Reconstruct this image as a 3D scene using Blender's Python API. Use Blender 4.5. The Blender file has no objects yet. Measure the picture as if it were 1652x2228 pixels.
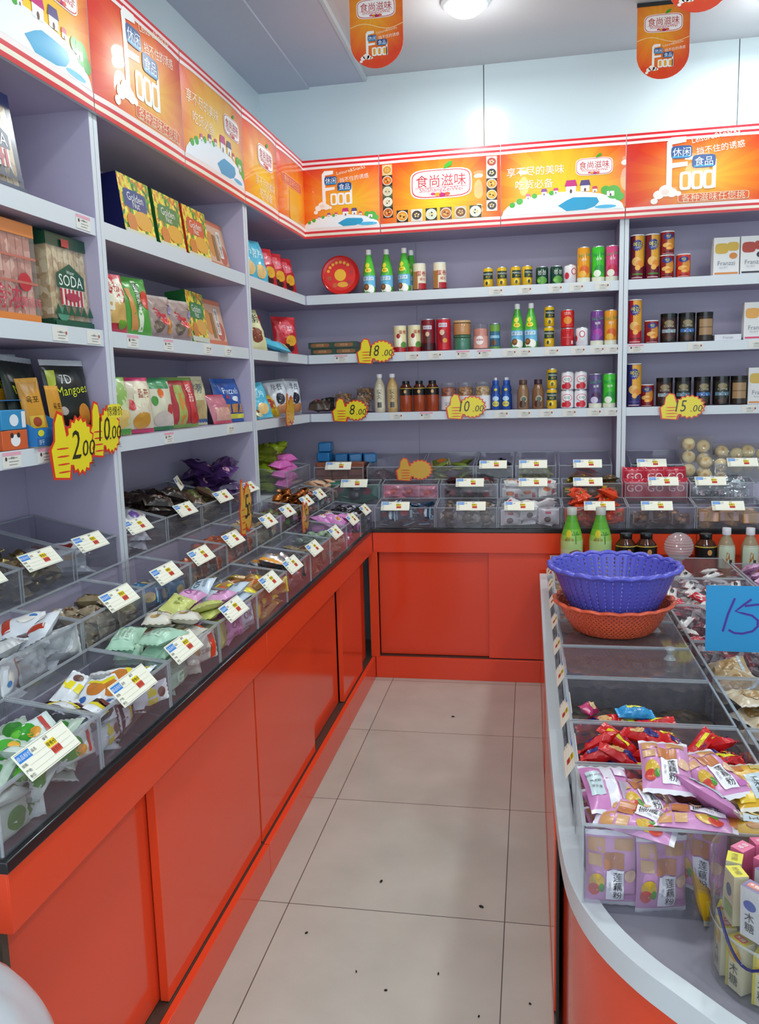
import bpy, bmesh, math, random
from math import pi, sin, cos, sqrt
from mathutils import Matrix, Vector, noise
from mathutils.geometry import tessellate_polygon
S = bpy.context.scene
COL = S.collection

# ------------------------------------------------------------------ camera
CAM = Vector((0.7526, -3.8847, 1.4211))
YAW, PITCH, ROLL = 0.181752, -0.147453, -0.027088
cd = bpy.data.cameras.new('camera'); cam = bpy.data.objects.new('camera', cd); COL.objects.link(cam)
fw = Vector((-sin(YAW)*cos(PITCH), cos(YAW)*cos(PITCH), sin(PITCH)))
rt = Vector((cos(YAW), sin(YAW), 0)); up = rt.cross(fw)
R = rt*cos(ROLL) + up*sin(ROLL); U = -rt*sin(ROLL) + up*cos(ROLL)
mw = Matrix((R, U, -fw)).transposed().to_4x4(); mw.translation = CAM
cam.matrix_world = mw
cd.sensor_fit = 'VERTICAL'; cd.sensor_height = 36; cd.lens = 36*1794.93/2228
cd.clip_start = 0.02
S.camera = cam

# ------------------------------------------------------------------ world, lights, exposure
w = bpy.data.worlds.new('world'); S.world = w; w.use_nodes = True
bg = w.node_tree.nodes['Background']; bg.inputs[0].default_value = (0.78, 0.90, 1.0, 1); bg.inputs[1].default_value = 2.3
S.view_settings.view_transform = 'Standard'; S.view_settings.look = 'None'
S.view_settings.exposure = 0.15; S.view_settings.gamma = 1.0; S.view_settings.use_curve_mapping = False
S.cycles.transparent_max_bounces = 40
S.cycles.max_bounces = 8; S.cycles.diffuse_bounces = 4; S.cycles.glossy_bounces = 4
S.cycles.caustics_reflective = False; S.cycles.caustics_refractive = False
S.cycles.sample_clamp_indirect = 6.0
LAMP_W = 8.6; FILL_W = 2.8
ZC = 3.03
LAMPS = [(0.488, -0.12), (1.81, 0.11), (0.50, -1.85), (1.82, -1.75), (0.50, -3.7), (1.82, -3.6)]
LAMP_NAMES = ['round white ceiling lamp in front of the back wall above the aisle',
              'round white ceiling lamp near the back wall right of the hanging pennants',
              'round white ceiling lamp over the middle of the aisle',
              'round white ceiling lamp over the middle of the centre island',
              'round white ceiling lamp over the aisle behind the camera',
              'round white ceiling lamp over the island end behind the camera']

# ------------------------------------------------------------------ materials
MATS = {}
def lin(c):
    return c/12.92 if c <= 0.04045 else ((c+0.055)/1.055)**2.4
def hexc(h):
    h = h.lstrip('#'); return tuple(lin(int(h[i:i+2], 16)/255) for i in (0, 2, 4))
def newmat(name):
    m = bpy.data.materials.new(name); m.use_nodes = True
    nt = m.node_tree; return m, nt, nt.nodes['Principled BSDF']
def bump(nt, b, scale, strength, dist=0.002, detail=3):
    tc = nt.nodes.new('ShaderNodeTexCoord'); n = nt.nodes.new('ShaderNodeTexNoise')
    n.inputs['Scale'].default_value = scale; n.inputs['Detail'].default_value = detail
    bp = nt.nodes.new('ShaderNodeBump'); bp.inputs['Strength'].default_value = strength; bp.inputs['Distance'].default_value = dist
    nt.links.new(tc.outputs['Object'], n.inputs['Vector']); nt.links.new(n.outputs['Fac'], bp.inputs['Height'])
    nt.links.new(bp.outputs['Normal'], b.inputs['Normal'])
def plain(name, col, rough=0.4, metal=0.0, spec=0.5, bumps=None, coat=0.0):
    m, nt, b = newmat(name)
    b.inputs['Base Color'].default_value = (*col, 1); b.inputs['Roughness'].default_value = rough
    b.inputs['Metallic'].default_value = metal; b.inputs['Specular IOR Level'].default_value = spec
    b.inputs['Coat Weight'].default_value = coat; b.inputs['Coat Roughness'].default_value = 0.08
    if bumps: bump(nt, b, *bumps)
    return m
def clear(name, tint, gloss=0.06, body=0.0, bodycol=(0.8, 0.8, 0.8)):
    m = bpy.data.materials.new(name); m.use_nodes = True; nt = m.node_tree; nt.nodes.clear()
    out = nt.nodes.new('ShaderNodeOutputMaterial'); tr = nt.nodes.new('ShaderNodeBsdfTransparent'); gl = nt.nodes.new('ShaderNodeBsdfGlossy')
    tr.inputs[0].default_value = (*tint, 1); gl.inputs['Roughness'].default_value = gloss; gl.inputs[0].default_value = (1, 1, 1, 1)
    fr = nt.nodes.new('ShaderNodeFresnel'); fr.inputs[0].default_value = 1.45
    geo = nt.nodes.new('ShaderNodeNewGeometry'); k = math_node(nt, 'MULTIPLY', fr.outputs[0], math_node(nt, 'SUBTRACT', 1.0, geo.outputs['Backfacing']))
    mx = nt.nodes.new('ShaderNodeMixShader'); nt.links.new(k, mx.inputs[0])
    src = tr
    if body > 0:
        df = nt.nodes.new('ShaderNodeBsdfDiffuse'); df.inputs[0].default_value = (*bodycol, 1)
        m2 = nt.nodes.new('ShaderNodeMixShader'); m2.inputs[0].default_value = body
        nt.links.new(tr.outputs[0], m2.inputs[1]); nt.links.new(df.outputs[0], m2.inputs[2]); src = m2
    nt.links.new(src.outputs[0], mx.inputs[1]); nt.links.new(gl.outputs[0], mx.inputs[2]); nt.links.new(mx.outputs[0], out.inputs[0])
    return m
def emit(name, col, s):
    m, nt, b = newmat(name)
    b.inputs['Base Color'].default_value = (*col, 1); b.inputs['Emission Color'].default_value = (*col, 1); b.inputs['Emission Strength'].default_value = s
    return m
def math_node(nt, op, a, b=None):
    n = nt.nodes.new('ShaderNodeMath'); n.operation = op
    for i, v in enumerate((a, b)):
        if v is None: continue
        if isinstance(v, (int, float)): n.inputs[i].default_value = v
        else: nt.links.new(v, n.inputs[i])
    return n.outputs[0]
def floor_mat():
    m, nt, b = newmat('polished_cream_tile')
    tc = nt.nodes.new('ShaderNodeTexCoord'); sp = nt.nodes.new('ShaderNodeSeparateXYZ'); nt.links.new(tc.outputs['Object'], sp.inputs[0])
    def line(o, off):
        a = math_node(nt, 'ADD', o, -off + 60.0); f = math_node(nt, 'MODULO', a, 0.6)
        f2 = math_node(nt, 'SUBTRACT', 0.6, f); mn = math_node(nt, 'MINIMUM', f, f2)
        return math_node(nt, 'LESS_THAN', mn, 0.0014), math_node(nt, 'FLOOR', math_node(nt, 'DIVIDE', a, 0.6))
    lx, ix = line(sp.outputs[0], 0.0871); ly, iy = line(sp.outputs[1], -0.6377)
    ln = math_node(nt, 'MAXIMUM', lx, ly)
    n = nt.nodes.new('ShaderNodeTexNoise'); n.inputs['Scale'].default_value = 5; n.inputs['Detail'].default_value = 8; nt.links.new(tc.outputs['Object'], n.inputs['Vector'])
    wn = nt.nodes.new('ShaderNodeTexWhiteNoise'); wn.noise_dimensions = '2D'
    cb = nt.nodes.new('ShaderNodeCombineXYZ'); nt.links.new(ix, cb.inputs[0]); nt.links.new(iy, cb.inputs[1]); nt.links.new(cb.outputs[0], wn.inputs['Vector'])
    t = math_node(nt, 'ADD', math_node(nt, 'MULTIPLY', n.outputs['Fac'], 0.75), math_node(nt, 'MULTIPLY', wn.outputs['Value'], 0.25))
    r = nt.nodes.new('ShaderNodeValToRGB'); r.color_ramp.elements[0].color = (0.43, 0.44, 0.38, 1); r.color_ramp.elements[1].color = (0.53, 0.54, 0.475, 1)
    r.color_ramp.elements[0].position = 0.3; r.color_ramp.elements[1].position = 0.75
    nt.links.new(t, r.inputs[0])
    mx = nt.nodes.new('ShaderNodeMix'); mx.data_type = 'RGBA'; mx.inputs[7].default_value = (0.10, 0.085, 0.075, 1)
    nt.links.new(ln, mx.inputs[0]); nt.links.new(r.outputs[0], mx.inputs[6]); nt.links.new(mx.outputs[2], b.inputs['Base Color'])
    b.inputs['Roughness'].default_value = 0.16; b.inputs['Specular IOR Level'].default_value = 0.45
    return m
def sign_mat(name, cx, cz, sx, sz, stops):
    # printed sunburst: yellow glow fading to orange and red, with faint rays
    m, nt, b = newmat(name)
    tc = nt.nodes.new('ShaderNodeTexCoord'); sp = nt.nodes.new('ShaderNodeSeparateXYZ'); nt.links.new(tc.outputs['Object'], sp.inputs[0])
    dx = math_node(nt, 'DIVIDE', math_node(nt, 'SUBTRACT', sp.outputs[0], cx), sx)
    dz = math_node(nt, 'DIVIDE', math_node(nt, 'SUBTRACT', sp.outputs[2], cz), sz)
    d = math_node(nt, 'SQRT', math_node(nt, 'ADD', math_node(nt, 'MULTIPLY', dx, dx), math_node(nt, 'MULTIPLY', dz, dz)))
    an = math_node(nt, 'ARCTAN2', dz, dx)
    ray = math_node(nt, 'MULTIPLY', math_node(nt, 'GREATER_THAN', math_node(nt, 'SINE', math_node(nt, 'MULTIPLY', an, 14.0)), 0.0), 0.06)
    d = math_node(nt, 'SUBTRACT', d, ray)
    r = nt.nodes.new('ShaderNodeValToRGB'); el = r.color_ramp.elements
    while len(el) < len(stops): el.new(0.5)
    for e, (p, h) in zip(el, stops): e.position = p; e.color = (*hexc(h), 1)
    nt.links.new(d, r.inputs[0]); nt.links.new(r.outputs[0], b.inputs['Base Color'])
    b.inputs['Roughness'].default_value = 0.3; b.inputs['Specular IOR Level'].default_value = 0.3; b.inputs['Coat Weight'].default_value = 0.6; b.inputs['Coat Roughness'].default_value = 0.02
    return m
def speckle_mat(name, cols, scale, rough=0.35):
    m, nt, b = newmat(name)
    tc = nt.nodes.new('ShaderNodeTexCoord'); v = nt.nodes.new('ShaderNodeTexVoronoi'); v.inputs['Scale'].default_value = scale
    nt.links.new(tc.outputs['Object'], v.inputs['Vector']); sp = nt.nodes.new('ShaderNodeSeparateColor'); nt.links.new(v.outputs['Color'], sp.inputs[0])
    r = nt.nodes.new('ShaderNodeValToRGB'); r.color_ramp.interpolation = 'CONSTANT'; el = r.color_ramp.elements
    while len(el) < len(cols): el.new(0.5)
    for i, (e, h) in enumerate(zip(el, cols)): e.position = i/len(cols); e.color = (*hexc(h), 1)
    nt.links.new(sp.outputs[0], r.inputs[0]); nt.links.new(r.outputs[0], b.inputs['Base Color']); b.inputs['Roughness'].default_value = rough
    return m
SPECIAL = {
 'orange': lambda: plain('orange_gloss_laminate', (0.80, 0.066, 0.020), 0.13, 0, 0.4),
 'orange_edge': lambda: plain('orange_edge_laminate', (0.78, 0.075, 0.022), 0.3, 0, 0.4),
 'lilac': lambda: plain('lilac_laminate', (0.46, 0.41, 0.54), 0.45, 0, 0.4),
 'tabletop': lambda: plain('shaded_lilac_tabletop', (0.27, 0.26, 0.31), 0.4),  # darkened lilac: the shade over the table is put into the colour
 'white_edge': lambda: plain('white_laminate_edge', (0.62, 0.66, 0.69), 0.35),
 'wallpanel': lambda: plain('glossy_white_wall_panel', (0.70, 0.81, 0.84), 0.16, 0, 0.5),
 'ceil': lambda: plain('matt_grey_white_ceiling', (0.62, 0.62, 0.63), 0.8),
 'soffit': lambda: plain('pale_blue_grey_soffit', (0.58, 0.60, 0.70), 0.7),
 'black_slab': lambda: plain('black_polished_worktop', (0.014, 0.014, 0.016), 0.12),
 'dark': lambda: plain('dark_interior_and_gap_shade', (0.012, 0.010, 0.009), 0.7),
 'track': lambda: plain('brown_grey_aluminium_track', (0.10, 0.085, 0.065), 0.4, 0.6),
 'floor': floor_mat,
 'acrylic': lambda: clear('clear_acrylic', (0.90, 0.90, 0.92), 0.05, 0.065, (0.62, 0.60, 0.66)),
 'acrylic_edge': lambda: clear('bright_acrylic_edge', (0.80, 0.82, 0.84), 0.08, 0.38, (0.62, 0.65, 0.68)),
 'jar': lambda: clear('clear_jar_plastic', (0.93, 0.93, 0.93), 0.05, 0.03),
 'ribjar': lambda: clear('ribbed_clear_plastic', (0.85, 0.86, 0.88), 0.06, 0.30, (0.62, 0.64, 0.66)),  # grey body colour stands in for bright highlights on the ribs
 'film': lambda: clear('clear_wrapper_film', (0.90, 0.88, 0.86), 0.15, 0.10, (0.7, 0.68, 0.66)),
 'silver': lambda: plain('silver_foil', (0.72, 0.74, 0.76), 0.22, 0.9),
 'gold': lambda: plain('gold_foil', (0.55, 0.42, 0.22), 0.25, 0.85),
 'can_metal': lambda: plain('aluminium_can_end', (0.7, 0.7, 0.72), 0.3, 0.9),
 'lampglow': lambda: emit('lit_lamp_glass', (1.0, 0.98, 0.94), 7.0),
 'blue_basket': lambda: plain('blue_basket_plastic', (0.10, 0.10, 0.52), 0.28, 0, 0.5),
 'orange_basket': lambda: plain('orange_basket_plastic', (0.78, 0.12, 0.05), 0.3, 0, 0.5),
 'bagwhite': lambda: clear('white_carrier_bag_film', (0.8, 0.82, 0.85), 0.25, 0.62, (0.75, 0.77, 0.80)),
 'sign_food': lambda: sign_mat('print_orange_sunburst', 0.05, -0.03, 0.36, 0.22, [(0, '#F5BE28'), (0.45, '#F08A22'), (0.8, '#E4501E'), (1.0, '#D8301E')]),
 'sign_logo': lambda: sign_mat('print_yellow_glow', 0.0, -0.06, 0.34, 0.26, [(0, '#FAD01E'), (0.5, '#F2961E'), (0.85, '#E85A1E'), (1.0, '#E03A1E')]),
 'sign_town': lambda: sign_mat('print_yellow_sky', 0.0, -0.06, 0.36, 0.34, [(0, '#FAD028'), (0.55, '#F5AC28'), (0.85, '#EA6420'), (1.0, '#DC3620')]),
 'pennant': lambda: sign_mat('print_pennant_orange', -0.02, 0.07, 0.16, 0.19, [(0, '#F8B426'), (0.6, '#EF7E22'), (1.0, '#E0421E')]),
 'nuts_mix': lambda: speckle_mat('mixed_nut_print', ['#5A3B22', '#8A5A2E', '#3A2618', '#A87A44'], 90),
 'nuts_tan': lambda: speckle_mat('tan_nuts', ['#B07A42', '#94602E', '#C99A5E', '#7C4E26'], 110),
 'nuts_red': lambda: speckle_mat('red_brown_nuts', ['#A0522C', '#8A3E20', '#B8683A', '#742F18'], 110),
 'nuts_pale': lambda: speckle_mat('pale_round_nuts', ['#C4A070', '#AC8450', '#D6B88A', '#93703F'], 100),
 'fruit_print': lambda: speckle_mat('yellow_green_fruit_print', ['#E0D030', '#5E9A2A', '#E8B020', '#2E7A2E', '#F0E060', '#D07820'], 70),
 'crackers': lambda: speckle_mat('pale_cracker_print', ['#D8C49A', '#C8AE80', '#E4D4B0', '#B89868'], 60),
 'pinkcrackers': lambda: speckle_mat('pink_wrapped_cracker_print', ['#D8A090', '#C88878', '#E4B8A8', '#B87868'], 45),
 'darkgoods': lambda: speckle_mat('dark_dried_goods', ['#241C16', '#3A2E24', '#1A1410', '#4A3A2C'], 60, 0.6),
}
def M(key):
    if key in MATS: return MATS[key]
    if key in SPECIAL: m = SPECIAL[key]()
    else:  # '#RRGGBB' printed film, '#RRGGBB|m' metallic foil, '#RRGGBB|p' paper
        h, _, fl = key.partition('|')
        c = hexc(h)
        if fl == 'm': m = plain('foil_'+h[1:], c, 0.25, 0.75)
        elif fl == 'p': m = plain('paper_'+h[1:], c, 0.65, 0, 0.3)
        elif fl == 'g': m = plain('gloss_plastic_'+h[1:], c, 0.14, 0, 0.5)
        else: m = plain('printed_film_'+h[1:], c, 0.28, 0, 0.5)
    MATS[key] = m; return m

# ------------------------------------------------------------------ mesh builder
TXT = {}
def text_tris(s):
    if s not in TXT:
        c = bpy.data.curves.new('t', 'FONT'); c.body = s; c.align_x = 'CENTER'; c.align_y = 'CENTER'; c.resolution_u = 2
        o = bpy.data.objects.new('t', c); COL.objects.link(o)
        dg = bpy.context.evaluated_depsgraph_get(); me = o.evaluated_get(dg).to_mesh()
        v = [(p.co.x, p.co.y) for p in me.vertices]; f = [tuple(p.vertices) for p in me.polygons]
        o.evaluated_get(dg).to_mesh_clear(); bpy.data.objects.remove(o); bpy.data.curves.remove(c)
        if v:
            xs = [a for a, _ in v]; ys = [b for _, b in v]
            mx, my = (min(xs)+max(xs))/2, (min(ys)+max(ys))/2
            v = [(a-mx, b-my) for a, b in v]
        TXT[s] = (v, f)
    return TXT[s]
class MB:
    def __init__(self): self.v = []; self.f = []; self.m = []; self.s = []; self.names = []
    def mi(self, k):
        if k not in self.names: self.names.append(k)
        return self.names.index(k)
    def face(self, pts, k, smooth=False):
        b = len(self.v); self.v += [tuple(p) for p in pts]; self.f.append(tuple(range(b, b+len(pts)))); self.m.append(self.mi(k)); self.s.append(smooth)
    def raw(self, vs, fs, k, smooth=False):
        b = len(self.v); self.v += [tuple(p) for p in vs]
        for i, f in enumerate(fs):
            self.f.append(tuple(b+a for a in f)); self.m.append(self.mi(k[i] if isinstance(k, list) else k)); self.s.append(smooth)
    def box(self, x0, y0, z0, x1, y1, z1, k, T=None, sides=None):
        vs = [Vector(p) for p in ((x0,y0,z0),(x1,y0,z0),(x1,y1,z0),(x0,y1,z0),(x0,y0,z1),(x1,y0,z1),(x1,y1,z1),(x0,y1,z1))]
        if T is not None: vs = [T @ p for p in vs]
        fs = [(0,3,2,1),(4,5,6,7),(0,1,5,4),(1,2,6,5),(2,3,7,6),(3,0,4,7)]   # bottom top front right back left
        self.raw(vs, fs, [k if not sides else sides.get(n, k) for n in ('bottom','top','front','right','back','left')])
    def lathe(self, prof, k, n=24, c=(0, 0, 0), smooth=True, cap=True):
        # prof: list of (r, z) or (r, z, material of the band that ends here); a repeated r,z pair is a crease
        ring = lambda r, z: [(c[0]+r*cos(2*pi*i/n), c[1]+r*sin(2*pi*i/n), c[2]+z) for i in range(n)]
        for a, b in zip(prof, prof[1:]):
            if a[0] == b[0] and a[1] == b[1]: continue
            kk = b[2] if len(b) > 2 else k
            if a[0] < 1e-6 or b[0] < 1e-6:
                o, q = (a, b) if a[0] < 1e-6 else (b, a)
                rr = ring(q[0], q[1]); vs = rr + [(c[0], c[1], c[2]+o[1])]
                self.raw(vs, [((i+1) % n, i, n) if a[0] > 1e-6 and True and False else ((i, (i+1) % n, n) if b[0] < 1e-6 else ((i+1) % n, i, n)) for i in range(n)], kk, False)
            else:
                self.raw(ring(a[0], a[1]) + ring(b[0], b[1]), [(i, (i+1) % n, n+(i+1) % n, n+i) for i in range(n)], kk, smooth)
    def tube(self, pts, r, k, n=8):
        pts = [Vector(p) for p in pts]; rings = []
        for i, p in enumerate(pts):
            d = (pts[min(i+1, len(pts)-1)] - pts[max(i-1, 0)]).normalized()
            a = d.orthogonal().normalized() if i == 0 else (a - d*a.dot(d)).normalized()
            b = d.cross(a)
            rings.append([p + (a*cos(2*pi*j/n) + b*sin(2*pi*j/n))*r for j in range(n)])
        vs = [q for rg in rings for q in rg]
        fs = [(i*n+j, i*n+(j+1) % n, (i+1)*n+(j+1) % n, (i+1)*n+j) for i in range(len(pts)-1) for j in range(n)]
        fs += [tuple(range(n))[::-1], tuple((len(pts)-1)*n+j for j in range(n))]
        self.raw(vs, fs, k, True)
    # flat artwork laid on a surface given by mp(x, y, lift)
    def poly(self, pts, k, mp, l=0.0006, mx=0.028):
        # fills an outline with small triangles so that it follows a curved surface
        P2 = [Vector((x, y, 0)) for x, y in pts]; tri = [[P2[i] for i in t] for t in tessellate_polygon([P2])]; out = []
        while tri:
            a, b, c = tri.pop(); e = [(b-a).length, (c-b).length, (a-c).length]; m = max(e)
            if m <= mx: out.append((a, b, c)); continue
            i = e.index(m); a, b, c = [(a, b, c), (b, c, a), (c, a, b)][i]; h = (a+b)/2; tri += [[a, h, c], [h, b, c]]
        for a, b, c in out:
            if (b-a).cross(c-a).z < 0: b, c = c, b
            self.face([mp(q.x, q.y, l) for q in (a, b, c)], k)
    def rect(self, x0, y0, x1, y1, k, mp, l=0.0006, n=1, m=1):
        vs = [mp(x0+(x1-x0)*i/n, y0+(y1-y0)*j/m, l) for j in range(m+1) for i in range(n+1)]
        fs = [(j*(n+1)+i, j*(n+1)+i+1, (j+1)*(n+1)+i+1, (j+1)*(n+1)+i) for j in range(m) for i in range(n)]
        self.raw(vs, fs, k, n*m > 1)
    def disc(self, x, y, rx, ry, k, mp, l=0.0008, n=16, rings=2, pw=2.0):
        vs = [mp(x, y, l)]; fs = []
        def q(t, p): return abs(t)**p*(1 if t >= 0 else -1)
        for r in range(1, rings+1):
            for i in range(n):
                a = 2*pi*i/n; vs.append(mp(x+rx*r/rings*q(cos(a), 2/pw), y+ry*r/rings*q(sin(a), 2/pw), l))
        for i in range(n): fs.append((0, 1+i, 1+(i+1) % n))
        for r in range(rings-1):
            for i in range(n):
                a, b = 1+r*n+i, 1+r*n+(i+1) % n; fs.append((a, a+n, b+n, b))
        self.raw(vs, fs, k)
    def text(self, s, x, y, size, k, mp, l=0.001, ang=0.0, sx=1.0, shear=0.0, vert=False):
        if vert:
            n = len(s)
            for i, ch in enumerate(s): self.text(ch, x + (n/2-0.5-i)*size*1.0*sin(ang), y + (n/2-0.5-i)*size*1.0*cos(ang), size, k, mp, l, ang, sx)
            return
        v, f = text_tris(s); c, d = cos(ang), sin(ang)
        vs = []
        for a, b in v:
            a2 = (a + shear*b)*size*sx; b2 = b*size
            vs.append(mp(x + a2*c - b2*d, y + a2*d + b2*c, l))
        self.raw(vs, f, k)
    def build(self, name, parent=None, loc=(0, 0, 0), weld=True, bevel=0.0):
        me = bpy.data.meshes.new(name); me.from_pydata(self.v, [], self.f); 
        for k in self.names: me.materials.append(M(k))
        me.polygons.foreach_set('material_index', self.m); me.polygons.foreach_set('use_smooth', self.s)
        if weld:
            bm = bmesh.new(); bm.from_mesh(me); bmesh.ops.remove_doubles(bm, verts=bm.verts, dist=1e-5); bm.to_mesh(me); bm.free()
        me.set_sharp_from_angle(angle=0.7); me.update(); me.validate()
        o = bpy.data.objects.new(name, me); COL.objects.link(o)
        o.location = loc
        if parent: o.parent = parent
        if bevel > 0:
            md = o.modifiers.new('bevel', 'BEVEL'); md.width = bevel; md.segments = 2; md.limit_method = 'ANGLE'
        return o
def tag(o, label=None, cat=None, group=None, kind=None):
    if label: o['label'] = label
    if cat: o['category'] = cat
    if group: o['group'] = group
    elif cat and 'group' in o: del o['group']
    if kind: o['kind'] = kind
    return o
def empty(name, loc=(0, 0, 0)):
    o = bpy.data.objects.new(name, None); COL.objects.link(o); o.location = loc; o.empty_display_size = 0.05; return o
def dup(o, parent=None):
    c = o.copy(); COL.objects.link(c); c.parent = parent
    for ch in list(o.children): 
        d = dup(ch, c)
    return c
USED = set()
def use(o):     # the first placement moves the object itself, later ones a copy
    if o.name in USED: return dup(o)
    USED.add(o.name); return o
def frame(ang, org): return Matrix.Translation(Vector(org)) @ Matrix.Rotation(ang, 4, 'Z')
FL = frame(1.550986, (-0.374, 0.320, 0))      # long wall shelving: x towards the corner, y into the wall
FB = frame(-0.013843, (-0.374, 0.320, 0))     # back wall shelving
CL = frame(pi/2, (0, 0, 0)); CB = frame(0, (0, 0, 0)); CI = frame(-pi/2, (0, 0, 0))
def place(o, F, x, y, z, rz=0.0, rx=0.0, ry=0.0, sc=1.0):
    o.matrix_world = F @ Matrix.Translation((x, y, z)) @ Matrix.Rotation(rz, 4, 'Z') @ Matrix.Rotation(rx, 4, 'X') @ Matrix.Rotation(ry, 4, 'Y') @ Matrix.Scale(sc, 4)
    return o
flat = lambda y0=0.0: (lambda x, y, l: (x, y0-l, y))
top = lambda z0=0.0: (lambda x, y, l: (x, y, z0+l))
def cyl(r): return lambda x, y, l: ((r+l)*sin(x/r), -(r+l)*cos(x/r), y)
def prof_map(prof):   # wraps artwork round any lathe profile
    def rad(z):
        for a, b in zip(prof, prof[1:]):
            if a[1] <= z <= b[1] and b[1] > a[1]: return a[0] + (b[0]-a[0])*(z-a[1])/(b[1]-a[1])
        return prof[-1][0]
    r0 = max(p[0] for p in prof)
    return lambda x, y, l: ((rad(y)+l)*sin(x/r0), -(rad(y)+l)*cos(x/r0), y)
# ------------------------------------------------------------------ room shell
def struct(name, mb, F=None, bevel=0):
    o = mb.build(name, bevel=bevel); o['kind'] = 'structure'
    if F is not None: o.matrix_world = F
    return o
b = MB(); b.box(-1.2, -6.2, -0.08, 4.2, 1.0, 0, 'floor'); struct('floor', b)
b = MB(); b.box(-0.088, -6.2, ZC, 4.2, 1.0, ZC+0.1, 'ceil'); struct('ceiling', b)
b = MB(); b.box(-0.39, -6.2, ZC-0.024, -0.088, 1.0, ZC+0.1, 'soffit'); b.box(-1.3, -6.2, ZC-0.034, -0.39, 1.0, ZC+0.1, 'soffit'); struct('ceiling_soffit', b)
b = MB(); b.box(-0.096, -6.2, ZC-0.026, -0.080, 0.6, ZC+0.01, 'white_edge'); struct('trim_1', b)
WD = 0.30   # depth of the shelving
b = MB()
for x0, x1 in ((-6.2, -2.62), (-2.617, -1.40), (-1.397, 0.5)): b.box(x0, WD, 0, x1, WD+0.1, 3.2, 'wallpanel')
struct('wall_left', b, FL, 0.0015)
b = MB()
for x0, x1 in ((-0.5, 0.893), (0.897, 2.11), (2.114, 4.6)): b.box(x0, WD-0.005, 0, x1, WD+0.1, 3.2, 'wallpanel')
b.box(0.890, WD+0.002, 0, 0.900, WD+0.05, 3.2, 'track')
struct('wall_back', b, FB, 0.0015)
b = MB(); b.box(4.0, -6.2, 0, 4.1, 1.0, 3.2, 'wallpanel'); struct('wall_right', b)

# ceiling lamps: housing ring and lit dome, each with a disk light and an added point fill
for (x, y), lb in zip(LAMPS, LAMP_NAMES):
    b = MB(); b.lathe([(0, 0), (0.105, 0), (0.105, -0.012), (0.092, -0.022), (0.088, -0.012), (0, -0.012)][::-1], 'white_edge', 32)
    o = b.build('ceiling_lamp', loc=(x, y, ZC)); tag(o, lb, 'lamp')
    b = MB(); b.lathe([(0.0, -0.060), (0.03, -0.058), (0.055, -0.050), (0.075, -0.036), (0.087, -0.014)], 'lampglow', 32)
    b.build('lamp_dome', o)
    l = bpy.data.lights.new('lamp_light', 'AREA'); l.shape = 'DISK'; l.size = 0.17; l.energy = LAMP_W; l.color = (0.91, 0.99, 1.0)
    lo = bpy.data.objects.new('lamp_light', l); COL.objects.link(lo); lo.parent = o; lo.location = (0, 0, -0.068)
    l = bpy.data.lights.new('lamp_fill', 'POINT'); l.energy = FILL_W; l.shadow_soft_size = 0.085; l.color = (0.91, 0.99, 1.0)  # unseen point light added below the dome to brighten the walls
    lo = bpy.data.objects.new('lamp_fill', l); COL.objects.link(lo); lo.parent = o; lo.location = (0, 0, -0.20)

# ------------------------------------------------------------------ shelving units (posts, back panel, shelves)
ZS = {1: (1.9043, 1.8589), 2: (1.6047, 1.5610), 3: (1.3029, 1.2623)}
HB, HT, CT = 2.181, 2.556, 0.754
def side(u, F, x0, x1, d=WD-0.012):
    b = MB(); b.box(x0, 0.0, CT, x1, d, HB+0.06, 'lilac', sides={'front': 'white_edge'}); b.build('side_panel', u, bevel=0.0012)
def shelf(u, x0, x1, z0, z1, y0=0.004):
    b = MB(); b.box(x0, y0+0.0025, z1, x1, WD-0.012, z0, 'lilac'); s = b.build('shelf', u)
    e = MB(); e.box(x0, y0, z1-0.0005, x1, y0+0.0025, z0+0.0005, 'white_edge'); e.build('edge_band', s)
def unit(F, label, x0, x1, posts, shelves=True, name='shelving_unit'):
    u = empty(name); tag(u, label, 'shelves'); u.matrix_world = F
    for a, c in posts: side(u, F, a, c)
    b = MB(); b.box(x0+0.001, WD-0.012, CT, x1-0.001, WD-0.006, HT-0.02, 'lilac'); b.build('back_panel', u)
    xa = max([c for a, c in posts if a < (x0+x1)/2] + [x0]); xb = min([a for a, c in posts if a > (x0+x1)/2] + [x1])
    for k in (1, 2, 3): shelf(u, xa+0.0005, xb-0.0005, *ZS[k])
    b = MB(); b.box(xa, 0.004, HB+0.005, xb, WD-0.012, HB+0.02, 'lilac'); b.build('top_panel', u)
    return u
unit(FL, 'lilac shelving bay with white edges nearest the camera on the long wall', -3.30, -2.006, [(-3.30, -3.278), (-2.026, -2.006)])
unit(FL, 'lilac shelving bay holding mango boxes and bagged snacks on the long wall', -2.004, -0.843, [(-2.004, -1.984), (-0.865, -0.843)])
# corner unit: two wings meeting at the inner corner
u = empty('corner_shelving_unit'); tag(u, 'lilac corner shelving unit whose shelves turn from long wall to back wall', 'shelves'); u.matrix_world = FB
REL = FB.inverted() @ FL
def wing(mb): 
    T = REL
    mb.v = [tuple(T @ Vector(p)) for p in mb.v]; return mb
b = MB(); b.box(-0.841, 0, CT, -0.820, WD-0.012, HB+0.06, 'lilac', sides={'front': 'white_edge'}); wing(b).build('side_panel', u)
b = MB(); b.box(1.547, 0, CT, 1.567, WD-0.012, HB+0.06, 'lilac', sides={'front': 'white_edge'}); b.build('side_panel', u)
b = MB(); b.box(-0.83, WD-0.012, CT, 0.27, WD-0.006, HT-0.02, 'lilac'); wing(b).build('back_panel', u)
b = MB(); b.box(-0.285, WD-0.012, CT, 0.53, WD-0.006, HT-0.02, 'lilac'); b.build('back_panel', u)
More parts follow.
